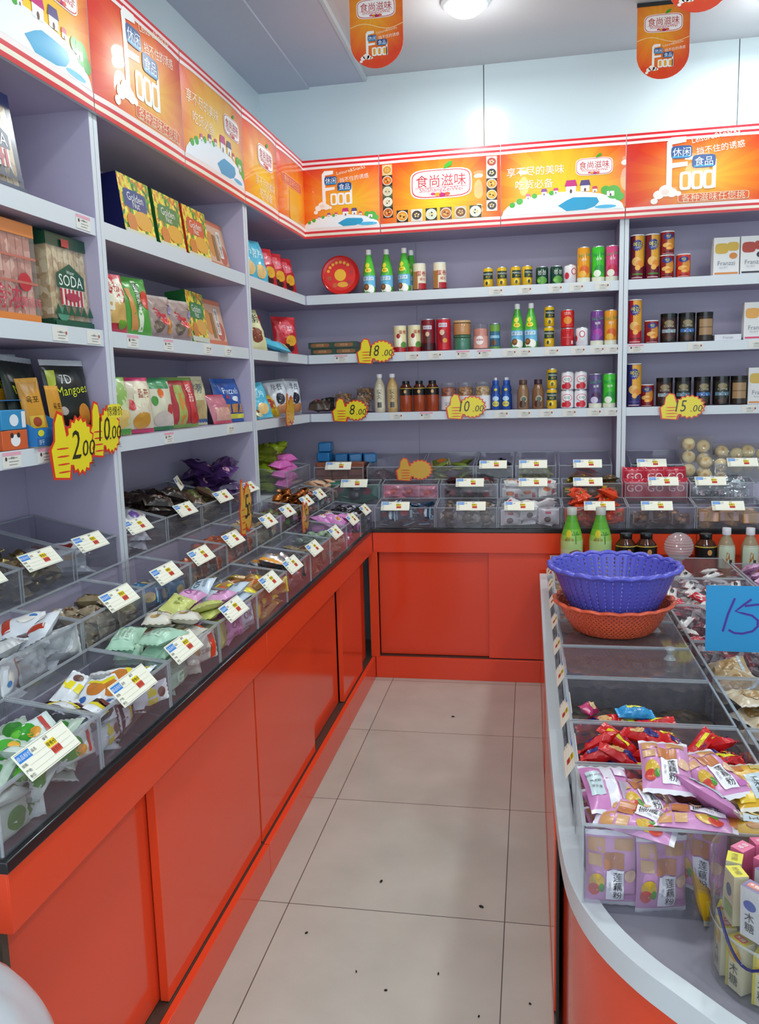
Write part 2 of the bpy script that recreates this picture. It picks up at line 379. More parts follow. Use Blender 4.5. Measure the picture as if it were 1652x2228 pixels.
b = MB(); b.box(0.532, WD-0.012, CT, 1.566, WD-0.006, HT-0.02, 'lilac'); b.build('back_panel', u)
for k, (z0, z1) in ZS.items():
    b = MB(); b.box(-0.285, 0.0065, z1, 1.546, WD-0.013, z0, 'lilac'); t = MB(); t.box(-0.819, 0.0065, z1+0.0004, 0.005, WD-0.013, z0-0.0004, 'lilac'); wing(t)
    b.raw(t.v, t.f, 'lilac'); s = b.build('shelf', u)
    b = MB(); b.box(0.0035, 0.004, z1-0.0005, 1.546, 0.0065, z0+0.0005, 'white_edge'); b.build('edge_band', s)
    b = MB(); b.box(-0.819, 0.004, z1-0.0005, 0.0, 0.0065, z0+0.0005, 'white_edge'); wing(b).build('edge_band', s)
b = MB(); b.box(-0.285, 0.004, HB+0.005, 1.546, WD-0.013, HB+0.02, 'lilac'); b.build('top_panel', u)
b = MB(); b.box(-0.819, 0.004, HB+0.0055, -0.005, WD-0.013, HB+0.0195, 'lilac'); wing(b).build('top_panel', u)
unit(FB, 'lilac shelving bay holding crisp tubes and coffee jars on the back wall', 1.569, 2.75, [(1.569, 1.589), (2.73, 2.75)])

# ------------------------------------------------------------------ orange counters
def counter(F, name, label, x0, x1, fx0, fx1, doors, stiles=(), end=False):
    u = empty(name); u.matrix_world = F; tag(u, label, 'counter')
    b = MB(); b.box(fx0+0.0008, 0.0, 0.6364, fx1-0.0008, 0.02, 0.7335, 'orange'); b.build('fascia_board', u, bevel=0.001)
    b = MB(); b.box(x0+0.0006, 0.0, 0.0, x1-0.0006, 0.018, 0.1061, 'orange'); b.build('kickboard', u, bevel=0.001)
    b = MB(); b.box(x0, 0.09, 0.02, x1, 0.10, 0.72, 'dark'); b.box(x0, 0.02, 0.72, x1, 0.56, 0.733, 'dark'); b.box(x0, 0.02, 0.09, x1, 0.1, 0.1, 'dark'); b.build('carcass', u)
    b = MB(); b.box(x0, 0.018, 0.098, x1, 0.085, 0.108, 'track'); b.build('door_track', u)
    for a, c, inner in doors:
        y = 0.046 if inner else 0.022
        b = MB(); b.box(a, y, 0.110, c, y+0.020, 0.645, 'orange', sides={'left': 'orange_edge', 'right': 'orange_edge'}); b.build('sliding_door', u, bevel=0.001)
    for a, c in stiles:
        b = MB(); b.box(a, 0.001, 0.1065, c, 0.02, 0.636, 'orange_edge'); b.build('stile', u, bevel=0.001)
    if end:
        b = MB(); b.box(x0-0.018, 0.001, 0.6364, x0, 0.62, 0.7335, 'orange'); b.box(x0-0.018, 0.06, 0, x0, 0.62, 0.636, 'orange'); b.build('end_panel', u, bevel=0.001)
        b = MB(); b.box(x0-0.016, 0.022, 0.0, x0-0.001, 0.058, 0.636, 'track'); b.build('corner_post', u)
    return u
counter(CL, 'counter_cabinet', 'orange sliding-door counter cabinet nearest the camera under the long wall', -2.868, -1.727, -2.885, -1.660, [(-2.862, -2.33, True), (-2.372, -1.735, False)], end=True)
counter(CL, 'counter_cabinet', 'middle orange sliding-door counter cabinet under the long wall', -1.725, -0.622, -1.659, -0.430, [(-1.722, -1.105, False), (-1.16, -0.624, True)])
counter(CL, 'counter_cabinet', 'orange counter cabinet under the long wall next to the inner corner', -0.620, -0.001, -0.429, -0.001, [(-0.617, -0.22, False), (-0.30, -0.024, True)])
counter(CB, 'counter_cabinet', 'orange sliding-door counter cabinet under the back wall', 0.001, 1.55, 0.001, 1.50, [(0.02, 0.575, True), (0.560, 1.16, False), (1.1, 1.54, True)], stiles=[(-0.022, 0.020)])
counter(CB, 'counter_cabinet', 'far orange counter cabinet under the back wall behind the centre island', 1.551, 2.7, 1.501, 2.7, [(1.56, 2.2, False), (2.15, 2.7, True)])
b = MB()
L = [(0.004, -2.889), (0.004, -0.004), (2.7, -0.004), (2.7, 0.57), (-0.62, 0.57), (-0.62, -2.889)]
n = len(L); b.raw([(x, y, 0.7345) for x, y in L] + [(x, y, CT) for x, y in L], [tuple(range(n))[::-1], tuple(range(n, 2*n))] + [(i, (i+1) % n, n+(i+1) % n, n+i) for i in range(n)], 'black_slab')
tag(b.build('worktop', bevel=0.002), 'black polished worktop running round the corner on the orange counters', 'worktop')

# stepped risers that lift the second and third rows of bins
def riser(F, label, x0, x1, y0, y1, z1):
    b = MB(); b.box(x0, y0, CT, x1, y1, z1, 'lilac', sides={'top': 'white_edge'}); o = b.build('display_riser', bevel=0.001); o.matrix_world = F; tag(o, label, 'riser'); return o
riser(CL, 'pale stepped riser carrying the second bin row on the long counter', -2.884, 0.19, 0.196, 0.372, 0.842)
riser(CB, 'pale stepped riser carrying the second bin row on the back counter', -0.19, 2.68, 0.196, 0.308, 0.842)
riser(FL, 'tall pale riser behind second bin row in the nearest shelving bay', -3.27, -2.03, 0.012, 0.280, 0.930)
riser(FL, 'tall pale riser behind second bin row below the mango boxes', -1.98, -0.868, 0.012, 0.280, 0.930)
riser(FL, 'tall pale riser in the corner below the corner shelves', -0.815, -0.02, 0.012, 0.280, 0.930)
riser(FB, 'tall pale riser carrying the third bin row on the back counter', 0.02, 1.54, 0.012, 0.280, 0.930)
riser(FB, 'tall pale riser carrying bun bags on the back counter', 1.595, 2.72, 0.012, 0.280, 0.930)

# ------------------------------------------------------------------ printed signs along the top
SH = HT - HB
WHT, CREAM, RED = '#F4F2EE', '#FBF6E8', '#D6202E'
def logo(b, mp, x, y, w, l=0.0012, pin=True):
    h = w*0.46
    b.disc(x, y, w/2, h/2, '#F6F0EC', mp, l, 28, 2, 4.5); b.disc(x, y, w/2*0.955, h/2*0.92, '#D8303E', mp, l+0.0004, 28, 2, 4.5); b.disc(x, y, w/2*0.925, h/2*0.86, '#FDF9F4', mp, l+0.0008, 28, 2, 4.5)
    b.text('食尚滋味', x, y+h*0.10, w*0.205, '#C41E2C', mp, l+0.0014)
    if pin: b.rect(x-w*0.42, y-h*0.135, x+w*0.42, y-h*0.12, '#D8303E', mp, l+0.0014); b.text('ShiShangZeiWei', x, y-h*0.22, w*0.098, '#D8404E', mp, l+0.0014, sx=1.1)
    for dx, dy, r, c in ((-0.06, -0.36, 0.05, '#E8A020'), (0.02, -0.38, 0.055, '#C02070'), (0.10, -0.36, 0.05, '#E86040'), (-0.13, -0.34, 0.04, '#D84080')):
        b.disc(x+w*dx, y+h*dy, w*r, h*r*1.3, c, mp, l+0.0014, 10, 1)
    lf = [(0.0, 0.48), (0.05, 0.62), (0.16, 0.72), (0.26, 0.72), (0.22, 0.58), (0.10, 0.50)]
    b.poly([(x+w*a*0.6+w*0.04, y+h*c) for a, c in lf], '#3EA02E', mp, l+0.0014)
def food_word(b, mp, x, y, s, l=0.0012):
    # big F with hooked foot, then "ood", with the blue two-line caption over it
    P = lambda pts, c=WHT, dl=0: b.poly([(x+s*a, y+s*c2) for a, c2 in pts], c, mp, l+dl)
    P([(-0.36, -0.30), (-0.27, -0.30), (-0.27, 0.36), (-0.29, 0.50), (-0.36, 0.44)])
    P([(-0.36, 0.44), (-0.29, 0.40), (-0.05, 0.43), (-0.05, 0.52), (-0.29, 0.52)], dl=0.0002)
    P([(-0.27, 0.02), (-0.02, 0.04), (-0.02, 0.11), (-0.27, 0.10)])
    for dx, dy, r in ((-0.36, -0.34, 0.12), (-0.48, -0.40, 0.09), (-0.26, -0.38, 0.09), (-0.55, -0.50, 0.06), (-0.16, -0.40, 0.05)):
        b.disc(x+s*dx, y+s*dy, s*r, s*r*0.8, '#F6ECE4', mp, l+0.0003, 14, 1)
    b.disc(x-0.37*s, y-0.36*s, 0.06*s, 0.045*s, '#F0D8CC', mp, l+0.0006, 12, 1)
    for i in range(3):
        cx = -0.05 + 0.19*i
        b.disc(x+s*cx, y-s*0.20, s*0.095, s*0.15, WHT, mp, l+0.0003, 16, 1, 5); b.disc(x+s*cx, y-s*0.20, s*0.045, s*0.105, '#EFA82A', mp, l+0.0006, 16, 1, 5)
    P([(0.385, -0.34), (0.44, -0.34), (0.44, 0.12), (0.385, 0.12)], dl=0.0003)
    b.disc(x-0.12*s, y+0.27*s, 0.17*s, 0.105*s, '#1C4E8C', mp, l+0.0008, 16, 1, 5); b.disc(x+0.24*s, y+0.10*s, 0.19*s, 0.105*s, '#1C4E8C', mp, l+0.0008, 16, 1, 5)
    b.text('休闲', x-0.12*s, y+0.27*s, 0.155*s, '#EAF4FA', mp, l+0.0012); b.text('食品', x+0.24*s, y+0.10*s, 0.155*s, '#EAF4FA', mp, l+0.0012)
    b.rect(x-0.27*s, y+0.18*s, x+0.03*s, y+0.21*s, '#2E9AD0', mp, l+0.0011); b.rect(x+0.08*s, y+0.01*s, x+0.40*s, y+0.04*s, '#2E9AD0', mp, l+0.0011)
    b.text('Leisure&Snacks', x+0.42*s, y+0.50*s, 0.125*s, '#FBE8C8', mp, l, 0.16)
    b.text('挡不住的诱惑', x+0.50*s, y+0.30*s, 0.13*s, '#FBEFE0', mp, l, 0.10)
def house(b, mp, x, y, s, roof, l=0.0016, door=True):
    b.rect(x-s*0.4, y, x+s*0.4, y+s*0.55, '#F6F2F4', mp, l); b.poly([(x-s*0.5, y+s*0.52), (x+s*0.5, y+s*0.52), (x+s*0.36, y+s*1.0), (x-s*0.36, y+s*1.0)], roof, mp, l+0.0003)
    if door: b.disc(x, y+s*0.14, s*0.1, s*0.16, '#6A4A40', mp, l+0.0004, 10, 1)
def town(b, mp, w, y0, s):
    hw = w/2
    arc = [(-hw+0.006, y0)] + [(hw-0.006, y0)] + [(hw*0.98*cos(a), y0+0.002+0.088*s*sin(a)) for a in [pi*i/14 for i in range(15)]]
    b.poly(arc[:2]+arc[2:], '#EEF2F6', mp, 0.0010)
    lake = [(-0.02, 0.028), (0.02, 0.05), (0.05, 0.062), (0.10, 0.060), (0.16, 0.055), (0.17, 0.035), (0.15, 0.015), (0.11, 0.004), (0.02, 0.002), (0.00, 0.016)]
    b.poly([(a*w/0.58, y0+c*s) for a, c in lake], '#1E9CC8', mp, 0.0014)
    for x, y, r in ((-0.20, 0.060, 0.016), (-0.235, 0.046, 0.014), (-0.13, 0.080, 0.013), (0.235, 0.075, 0.034), (0.20, 0.085, 0.022), (-0.05, 0.088, 0.012), (0.262, 0.055, 0.022)):
        b.disc(x*w/0.58, y0+y*s, r*s, r*s*0.9, '#4CAE3A', mp, 0.0015, 12, 1)
    for x, y, h, r in ((-0.085, 0.080, 0.030, '#8A4A9A'), (-0.03, 0.084, 0.026, '#D04A80'), (0.04, 0.082, 0.058, '#C8307A'), (0.105, 0.086, 0.05, '#5A4A80'), (-0.16, 0.068, 0.024, '#D06A90'), (0.15, 0.080, 0.026, '#D04A60'), (0.222, 0.058, 0.042, '#5AAE3A')):
        house(b, mp, x*w/0.58, y0+y*s, h*s, r)
    b.disc(0.20*w/0.58, y0+0.012*s, 0.05, 0.008, '#4AB4DC', mp, 0.0014, 12, 1)
def bulge_map(w, amp=0.010):
    def f(x, y, l):
        u = min(1, abs(2*x/w)); v = min(1, abs(2*y/SH))
        return (x, -(amp*(1-u**4)*(1-v**4)) - l, y)
    return f
FOODC = [('#E8C070', '#D89838'), ('#3A2A20', '#E07A2A'), ('#5A6A40', '#D8D4B8'), ('#4A5A38', '#E8E4D0'), ('#30241E', '#D06A28'), ('#D8D0C0', '#A04038'), ('#E8E8E4', '#3A3430'), ('#2A241E', '#E09030'), ('#20180E', '#E8A030'), ('#E4E0D4', '#4A4038'), ('#28301E', '#D8E0C8'), ('#604838', '#C87838'), ('#C8B898', '#805030'), ('#284028', '#DCDCC8')]
def photo_square(b, mp, x, y, s, i):
    bgc, fc = FOODC[i % len(FOODC)]
    b.rect(x-s/2, y-s/2, x+s/2, y+s/2, bgc, mp, 0.0010)
    b.disc(x, y, s*0.49, s*0.45, '#EDE8DE', mp, 0.0013, 14, 1); b.disc(x, y, s*0.43, s*0.38, fc, mp, 0.0016, 14, 1)
    for a in range(5): b.disc(x+s*0.17*cos(a*1.3+i), y+s*0.13*sin(a*1.3+i), s*0.08, s*0.07, bgc if a % 2 else '#F0C070', mp, 0.0019, 8, 1)
def sign(F, kind, x0, x1, label, tz=0.0):
    w = x1-x0; mat = {'food': 'sign_food', 'foodtown': 'sign_food', 'logo': 'sign_logo', 'town': 'sign_town', 'text': 'sign_logo', 'blank': 'sign_food'}[kind]
    mp = bulge_map(w); b = MB(); NX, NY = 14, 10
    vs = [mp(-w/2+w*i/NX, -SH/2+SH*j/NY, 0) for j in range(NY+1) for i in range(NX+1)]
    b.raw(vs, [(j*(NX+1)+i, j*(NX+1)+i+1, (j+1)*(NX+1)+i+1, (j+1)*(NX+1)+i) for j in range(NY) for i in range(NX)], mat, True)
    b.box(-w/2, 0.0, -SH/2, w/2, 0.010, SH/2, 'white_edge')
    hw, hh = w/2, SH/2
    for z0, z1, c in ((hh-0.011, hh, '#D42A34'), (hh-0.023, hh-0.011, '#F2DEDC'), (hh-0.034, hh-0.023, '#D42A34'), (hh-0.046, hh-0.034, '#F2E4E0'),
                      (-hh+0.034, -hh+0.048, '#F2E4E0'), (-hh+0.023, -hh+0.034, '#D83038'), (-hh+0.011, -hh+0.023, '#F0E8D4'), (-hh, -hh+0.011, '#D83038')):
        b.rect(-hw+0.001, z0, hw-0.001, z1, c, mp, 0.0008, 8, 1)
    if kind == 'food':
        food_word(b, mp, -0.02, 0.015, 0.27)
        bx, by = 0.09, -0.115
        b.disc(bx, by, 0.155, 0.019, '#F6D8B0', mp, 0.0010, 24, 1, 8); b.disc(bx, by, 0.152, 0.0165, '#E0602A', mp, 0.0013, 24, 1, 8)
        b.text('各种滋味任您挑', bx, by, 0.036, '#F8E0C0', mp, 0.0016, sx=1.1)
    elif kind == 'foodtown':
        town(b, mp, w, -hh+0.048, 0.62); food_word(b, mp, -0.02, 0.03, 0.19)
    elif kind == 'logo':
        logo(b, mp, 0.01, 0.03, 0.30)
        k = 0
        for j in range(6):
            z = hh-0.075-0.050*j
            if z-0.02 < -hh+0.05: continue
            photo_square(b, mp, -hw+0.040, z, 0.050, k); photo_square(b, mp, hw-0.040, z, 0.050, k+5); k += 1
        for j in range(6): photo_square(b, mp, -hw+0.040+0.0715*(j+1), -hh+0.078, 0.056, k+j+3)
    elif kind == 'town':
        town(b, mp, w, -hh+0.048, 1.0); logo(b, mp, 0.145, 0.055, 0.17)
        b.text('享不尽的美味', -0.125, 0.055, 0.045, '#FCF0DC', mp, 0.0012); b.text('吃货必备', -0.13, -0.005, 0.045, '#FCF0DC', mp, 0.0012)
    elif kind == 'text':
        logo(b, mp, 0.03, 0.045, 0.20); b.text('享不尽的美味', 0.02, -0.065, 0.042, '#FBE6C8', mp, 0.0012); b.text('吃货必备', 0.02, -0.11, 0.042, '#FBE6C8', mp, 0.0012)
    elif kind == 'blank':
        b.disc(-0.02, 0.03, 0.15, 0.024, '#F4B8A0', mp, 0.0010, 24, 1, 8); b.disc(-0.02, 0.03, 0.147, 0.021, '#DE6A40', mp, 0.0013, 24, 1, 8)
        b.text('各种滋味任您挑', -0.02, 0.03, 0.034, '#F4B8A0', mp, 0.0016)
        b.disc(0.0, -0.07, 0.075, 0.07, '#E8A828', mp, 0.0010, 24, 1, 6)
    o = b.build('printed_header_sign'); tag(o, label, 'sign')
    return place(o, F, (x0+x1)/2, -0.014, (HB+HT)/2)
G = 0.0012
sign(FB, 'foodtown', 0.003, 0.401-G, 'narrow orange header sign with white lettering above a small town, in the corner')
sign(FB, 'logo', 0.401+G, 0.991-G, 'orange header sign with big oval logo framed by small food photos')
sign(FB, 'town', 0.991+G, 1.569-G, 'orange header sign with blue lake town scene and logo on the back wall')
sign(FB, 'food', 1.569+G, 2.16-G, 'orange header sign with large white lettering above the crisp tubes')
sign(FB, 'town', 2.16+G, 2.75, 'last orange header sign at the far end of the back wall')
sign(FL, 'blank', -0.436+G, -0.003, 'narrow orange header sign with pink outlined box beside the inner corner')
sign(FL, 'text', -0.868+G, -0.436-G, 'narrow orange header sign with oval logo over two lines of text')
sign(FL, 'town', -1.442+G, -0.868-G, 'orange header sign with town scene on the long wall above the orange packs')
sign(FL, 'food', -2.018+G, -1.442-G, 'orange header sign with large white lettering above the mango boxes')
sign(FL, 'town', -2.60, -2.018-G, 'orange header sign with blue lake nearest the camera on the long wall')
sign(FL, 'food', -3.19, -2.60-G, 'orange header sign past the nearest town sign at the long wall end')

# hanging pennants
def pennant(x, y, z, label):
    b = MB(); mp = flat(0.0); w, h, r = 0.217, 0.30, 0.10
    out = [(-w/2, h/2), (-w/2, -h/2+r)] + [(w/2*cos(pi+pi*i/16), -h/2+r+r*sin(pi+pi*i/16)) for i in range(1, 16)] + [(w/2, -h/2+r), (w/2, h/2)]
    n = len(out); b.raw([(a, -0.001, c) for a, c in out] + [(a, 0.001, c) for a, c in out], [tuple(range(n)), tuple(range(n, 2*n))[::-1]] + [((i+1) % n, i, n+i, n+(i+1) % n) for i in range(n)], 'pennant')
    mp = flat(-0.001); logo(b, mp, 0.0, 0.075, 0.16); food_word(b, mp, -0.005, -0.065, 0.11)
    pts = [(-w/2+w*i/12, 0.008+0.012*sin(i*0.55)) for i in range(13)]
    b.raw([mp(a, c, 0.0005) for a, c in pts] + [mp(a, c+0.0025, 0.0005) for a, c in pts], [(i, i+1, 14+i, 13+i) for i in range(12)], '#F8DCA0')
    o = b.build('pennant', loc=(x, y, z)); tag(o, label, 'pennant')
    c = MB(); c.box(-w/2-0.002, -0.004, h/2-0.004, w/2+0.002, 0.004, h/2+0.012, '#2A3034|g'); c.build('hanging_rail', o)
    for sx in (-0.07, 0.07):
        c = MB(); c.tube([(sx, 0, h/2+0.012), (sx, 0, ZC-z-0.0)], 0.0007, '#C8CCD0', 5); c.build('cord', o)
    return o
pennant(0.146, -0.36, 2.86, 'orange pennant with rounded foot hanging left of the ceiling lamp')
pennant(1.318, 0.08, 2.865, 'orange pennant with rounded foot hanging above the crisp tubes')
pennant(1.335, -0.62, 2.845, 'orange pennant of which only the red rounded foot shows')
# ------------------------------------------------------------------ acrylic bins with price cards
def acrylic_bin(w, d, hf, hb):
    b = MB(); t = 0.003; e = {'top': 'acrylic_edge'}
    b.box(-w/2, 0, 0, w/2, d, t, 'acrylic')
    b.box(-w/2, 0, t, w/2, t, hf, 'acrylic', sides=e); b.box(-w/2, d-t, t, w/2, d, hb, 'acrylic', sides=e)
    for x in (-w/2, w/2-t):
        vs = [(x, t, t), (x+t, t, t), (x+t, d-t, t), (x, d-t, t), (x, t, hf), (x+t, t, hf), (x+t, d-t, hb), (x, d-t, hb)]
        b.raw(vs, [(0,3,2,1),(4,5,6,7),(0,1,5,4),(1,2,6,5),(2,3,7,6),(3,0,4,7)], ['acrylic', 'acrylic_edge', 'acrylic_edge', 'acrylic', 'acrylic', 'acrylic'])
    # moulded lips along the top edges; front-corner strips paint in the edge highlight
    b.box(-w/2, -.002, hf-.001, w/2, .0045, hf+.003, 'acrylic_edge'); b.box(-w/2, d-.0045, hb-.001, w/2, d, hb+.003, 'acrylic_edge')
    for x in (-w/2, w/2-.0045):
        vs = [(x, .0045, hf-.001), (x+.0045, .0045, hf-.001), (x+.0045, d-.0045, hb-.001), (x, d-.0045, hb-.001), (x, .0045, hf+.003), (x+.0045, .0045, hf+.003), (x+.0045, d-.0045, hb+.003), (x, d-.0045, hb+.003)]
        b.raw(vs, [(0,3,2,1),(4,5,6,7),(0,1,5,4),(1,2,6,5),(2,3,7,6),(3,0,4,7)], 'acrylic_edge')
        b.box(x, -.0012, t, x+.003, .0015, hf-.001, 'acrylic_edge')
    return b
CARDME = None
def card_mesh():
    b = MB(); w, h = 0.138, 0.050; b.box(-w/2, 0, -h/2, w/2, 0.0014, h/2, '#F1EEDC|p'); mp = flat(0.0)
    for x0, z0, x1, z1, c in ((-w/2+0.002, h/2-0.0026, w/2-0.002, h/2-0.002, '#8A8A80|p'), (-w/2+0.002, -h/2+0.002, w/2-0.002, -h/2+0.0026, '#8A8A80|p'), (-0.034, 0.006, 0.062, 0.0064, '#B0AE9E|p'), (-0.05, -0.004, 0.062, -0.0036, '#B0AE9E|p'), (-0.05, -0.014, 0.062, -0.0136, '#B0AE9E|p')):
        b.rect(x0, z0, x1, z1, c, mp, 0.0004)
    b.rect(-0.066, 0.007, -0.032, 0.021, '#2E7FD0|p', mp, 0.0004); b.text('商品标价', -0.049, 0.014, 0.0088, '#E6F0FA|p', mp, 0.0008)
    b.rect(0.004, 0.000, 0.028, 0.012, '#F0D41C|p', mp, 0.0004); b.text('零售价', 0.016, 0.006, 0.0085, '#3A3020|p', mp, 0.0008)
    b.rect(0.006, -0.013, 0.029, -0.001, '#D8503A|p', mp, 0.0004); b.text('会员价', 0.0175, -0.007, 0.0082, '#8A2018|p', mp, 0.0008)
    for s, x, z in (('品名', -0.024, 0.014), ('编号', 0.012, 0.018), ('规格:', -0.060, 0.001), ('产地:', -0.060, -0.009), ('单位:', -0.060, -0.018)): b.text(s, x, z, 0.0065, '#4A4A44|p', mp, 0.0006)
    return b
card_proto = None
def price_card(parent, x, y, z, tilt=-0.72, rz=0.0, sc=1.0):
    global card_proto
    if card_proto is None: card_proto = card_mesh().build('price_card'); c = card_proto
    else: c = card_proto.copy(); COL.objects.link(c)
    c.parent = parent; c.matrix_parent_inverse = Matrix.Identity(4)
    c.matrix_basis = Matrix.Translation((x, y, z)) @ Matrix.Rotation(rz, 4, 'Z') @ Matrix.Rotation(tilt, 4, 'X') @ Matrix.Scale(sc, 4)
    return c
BINS = {}
def put_bin(F, x, y, z, w, d, hf, hb, label, card=None, tilt=-0.72, group='clear bins'):
    key = (round(w, 3), round(d, 3), hf, hb)
    if key not in BINS: BINS[key] = acrylic_bin(w, d, hf, hb).build('acrylic_bin'); o = BINS[key]
    else: o = BINS[key].copy(); COL.objects.link(o)
    tag(o, label, 'bin', group); place(o, F, x, y, z)
    if card is not None: price_card(o, card, -0.002, hf+0.010, tilt)
    return o

# ------------------------------------------------------------------ packets
def pillow(b, w, h, t, ends, body, seal=0.10, nu=16, nv=10, crumple=0.12, seed=0, axis='x', flatback=0.8, taper=0.0):
    off = Vector((seed*3.7, seed*1.3, seed*2.1))
    def H(u, v):
        uu = min(1.0, abs(u)/(1-seal)); a = max(0.0, 1-uu**2.6)**0.62*max(0.0, 1-abs(v)**3.2)**0.5
        nz = noise.noise(Vector((u*2.2, v*2.0, 0))+off)*crumple + noise.noise(Vector((u*5, v*5, 3))+off)*crumple*0.4
        return t*0.5*a*(1+nz*2) + (t*0.22*nz*max(0.0, 1-abs(v)**4) if True else 0)
    def XY(u, v):
        sh = 1 - taper*(1-min(1, abs(u)))*0 - 0.06*(1-abs(u)**2)*0
        return (u*w/2, v*h/2*(1-0.05*cos(u*pi/2))) if axis == 'x' else (v*w/2*(1-0.05*cos(u*pi/2)), u*h/2)
    vs = []; fs = []; ms = []
    for sgn in (1, -1):
        base = len(vs)
        for j in range(nv+1):
            for i in range(nu+1):
                u, v = -1+2*i/nu, -1+2*j/nv; x, y = XY(u, v); hh = H(u, v)
                zig = 0.0012*(1 if (j % 2) else -1) if abs(u) > 1-seal*0.9 else 0
                edge = (abs(v) > 0.999 or abs(u) > 0.999)
                z = (hh if sgn > 0 else (-hh*flatback if not edge else hh)) + zig
                vs.append((x, y, z))
        for j in range(nv):
            for i in range(nu):
                q = (base+j*(nu+1)+i, base+j*(nu+1)+i+1, base+(j+1)*(nu+1)+i+1, base+(j+1)*(nu+1)+i)
                flip = (sgn < 0) != (axis == 'y')
                fs.append(q[::-1] if flip else q); u = -1+2*(i+0.5)/nu; ms.append(ends if abs(u) > 1-seal else body)
    b.raw(vs, fs, ms, True)
    def mp(x, y, l):
        u, v = (2*x/w, 2*y/h) if axis == 'x' else (2*y/h, 2*x/w)
        u, v = max(-1, min(1, u)), max(-1, min(1, v)); X, Y = XY(u, v)
        return (X, Y, H(u, v)+l)
    return mp
def packet(name, w, h, t, body, ends=None, art=(), seal=0.10, seed=1, axis='x', crumple=0.12, back=True):
    b = MB(); mp = pillow(b, w, h, t, ends or body, body, seal, seed=seed, axis=axis, crumple=crumple)
    draw(b, mp, art)
    return b.build(name)
def draw(b, mp, art, base=0.0008):
    for i, a in enumerate(art):
        l = base + 0.00025*i
        if a[0] == 'r': b.rect(a[1], a[2], a[3], a[4], a[5], mp, l, max(4, min(28, int(abs(a[3]-a[1])/.004))), max(2, min(10, int(abs(a[4]-a[2])/.010))))
        elif a[0] == 'd': b.disc(a[1], a[2], a[3], a[4], a[5], mp, l, 16, 3, a[6] if len(a) > 6 else 2.0)
        elif a[0] == 't': b.text(a[1], a[2], a[3], a[4], a[5], mp, l+0.0004, *(a[6:]))
        elif a[0] == 'v': b.text(a[1], a[2], a[3], a[4], a[5], mp, l+0.0004, vert=True)
        elif a[0] == 'p': b.poly(a[1], a[2], mp, l)
def twist(name, L, r, body, ends, seed=0):
    rnd = random.Random(seed); b = MB(); n = 10
    prof = [(-0.5, 1.0), (-0.42, 0.75), (-0.33, 0.35), (-0.28, 0.28), (-0.22, 0.8), (-0.12, 1.08), (0, 1.15), (0.12, 1.08), (0.22, 0.8), (0.28, 0.28), (0.33, 0.35), (0.42, 0.75), (0.5, 1.0)]
    vs = []
    for x, q in prof:
        fan = abs(x) > 0.3
        for i in range(n):
            a = 2*pi*i/n + x*2.5; k = q*(1+0.12*rnd.uniform(-1, 1))
            vs.append((x*L, cos(a)*r*k, sin(a)*r*k*(0.35 if fan else 0.95)))
    fs = []; ms = []
    for j in range(len(prof)-1):
        for i in range(n):
            fs.append((j*n+i, (j+1)*n+i, (j+1)*n+(i+1) % n, j*n+(i+1) % n)); ms.append(ends if abs((prof[j][0]+prof[j+1][0])/2) > 0.28 else body)
    b.raw(vs, fs, ms, True); return b.build(name)
def block(name, w, h, t, body, art=(), side=None):
    b = MB(); b.box(-w/2, -h/2, -t/2, w/2, h/2, t/2, side or body, sides={'top': body}); draw(b, top(t/2), art, 0.0004)
    return b.build(name, bevel=min(w, h, t)*0.14)
DIM = {}
def heap(F, x, y, z, w, d, protos, nx, ny, layers, dz, label, cat, group, seed=0, tilt=0.18, over=0.0, rzr=pi, top_tilt=None, sc=1.0, rx0=0.0, squeeze=1.0, front=0):
    # stacks packets in loose layers inside a w x d footprint
    rnd = random.Random(seed*17+3); out = []
    for k in range(layers):
        last = k == layers-1
        kx, ky = (nx, ny) if not last or over == 0 else (max(1, nx-1), ny)
        for i in range(kx):
            for j in range(ky):
                px = x + ((i+0.5)/kx-0.5)*w*squeeze + rnd.uniform(-1, 1)*w/kx*0.10
                py = y + ((j+0.5)/ky)*d + rnd.uniform(-1, 1)*d/ky*0.08
                t = (top_tilt if (last and top_tilt is not None) else tilt)
                pr = rnd.choice(protos); o = use(pr); rz = rnd.uniform(-rzr, rzr)
                if pr.name not in DIM: DIM[pr.name] = (max(v.co.x for v in pr.data.vertices)*sc, max(v.co.y for v in pr.data.vertices)*sc)
                hw, hh = DIM[pr.name]
                for _ in range(12):
                    ex, ey = abs(hw*cos(rz))+abs(hh*sin(rz)), abs(hw*sin(rz))+abs(hh*cos(rz))
                    if ex <= w/2*1.02 and ey <= d/2*1.02: break
                    rz = rnd.uniform(-rzr, rzr) if _ < 8 else rz*.5
                px = min(max(px, x-w/2+ex), x+w/2-ex) if ex < w/2 else x
                py = min(max(py, y+ey), y+d-ey) if ey < d/2 else y+d/2
                place(o, F, px, py, z + dz*1.12*(k+0.6) + rnd.uniform(-0.15, 0.25)*dz, rz, rx0 + rnd.uniform(-t, t), rnd.uniform(-t, t), sc)
                tag(o, label, cat, group); out.append(o)
    for i in range(front):      # a rank of packets standing against the front pane
        pr = rnd.choice(protos); o = use(pr); hw, hh = DIM.get(pr.name, (.04, .03)); a = rnd.uniform(-.5, .5)
        up = abs(hw*sin(a))+abs(hh*cos(a))
        place(o, F, x+((i+.5)/front-.5)*w, y+.016+.008*(i % 2), z+up+.002+rnd.uniform(0, .018), rnd.uniform(-.15, .15), pi/2-.12, a, sc)
        tag(o, label, cat, group); out.append(o)
    return out

ORD = ['nearest', 'second', 'third', 'fourth', 'fifth', 'sixth', 'seventh', 'eighth', 'ninth', 'last']
P = {}
def pp(key, w, h, t, body, ends=None, art=(), name='snack_packet', **k):
    P[key] = packet(name, w, h, t*1.5, body, ends, art, seed=len(P)+1, **k); return P[key]
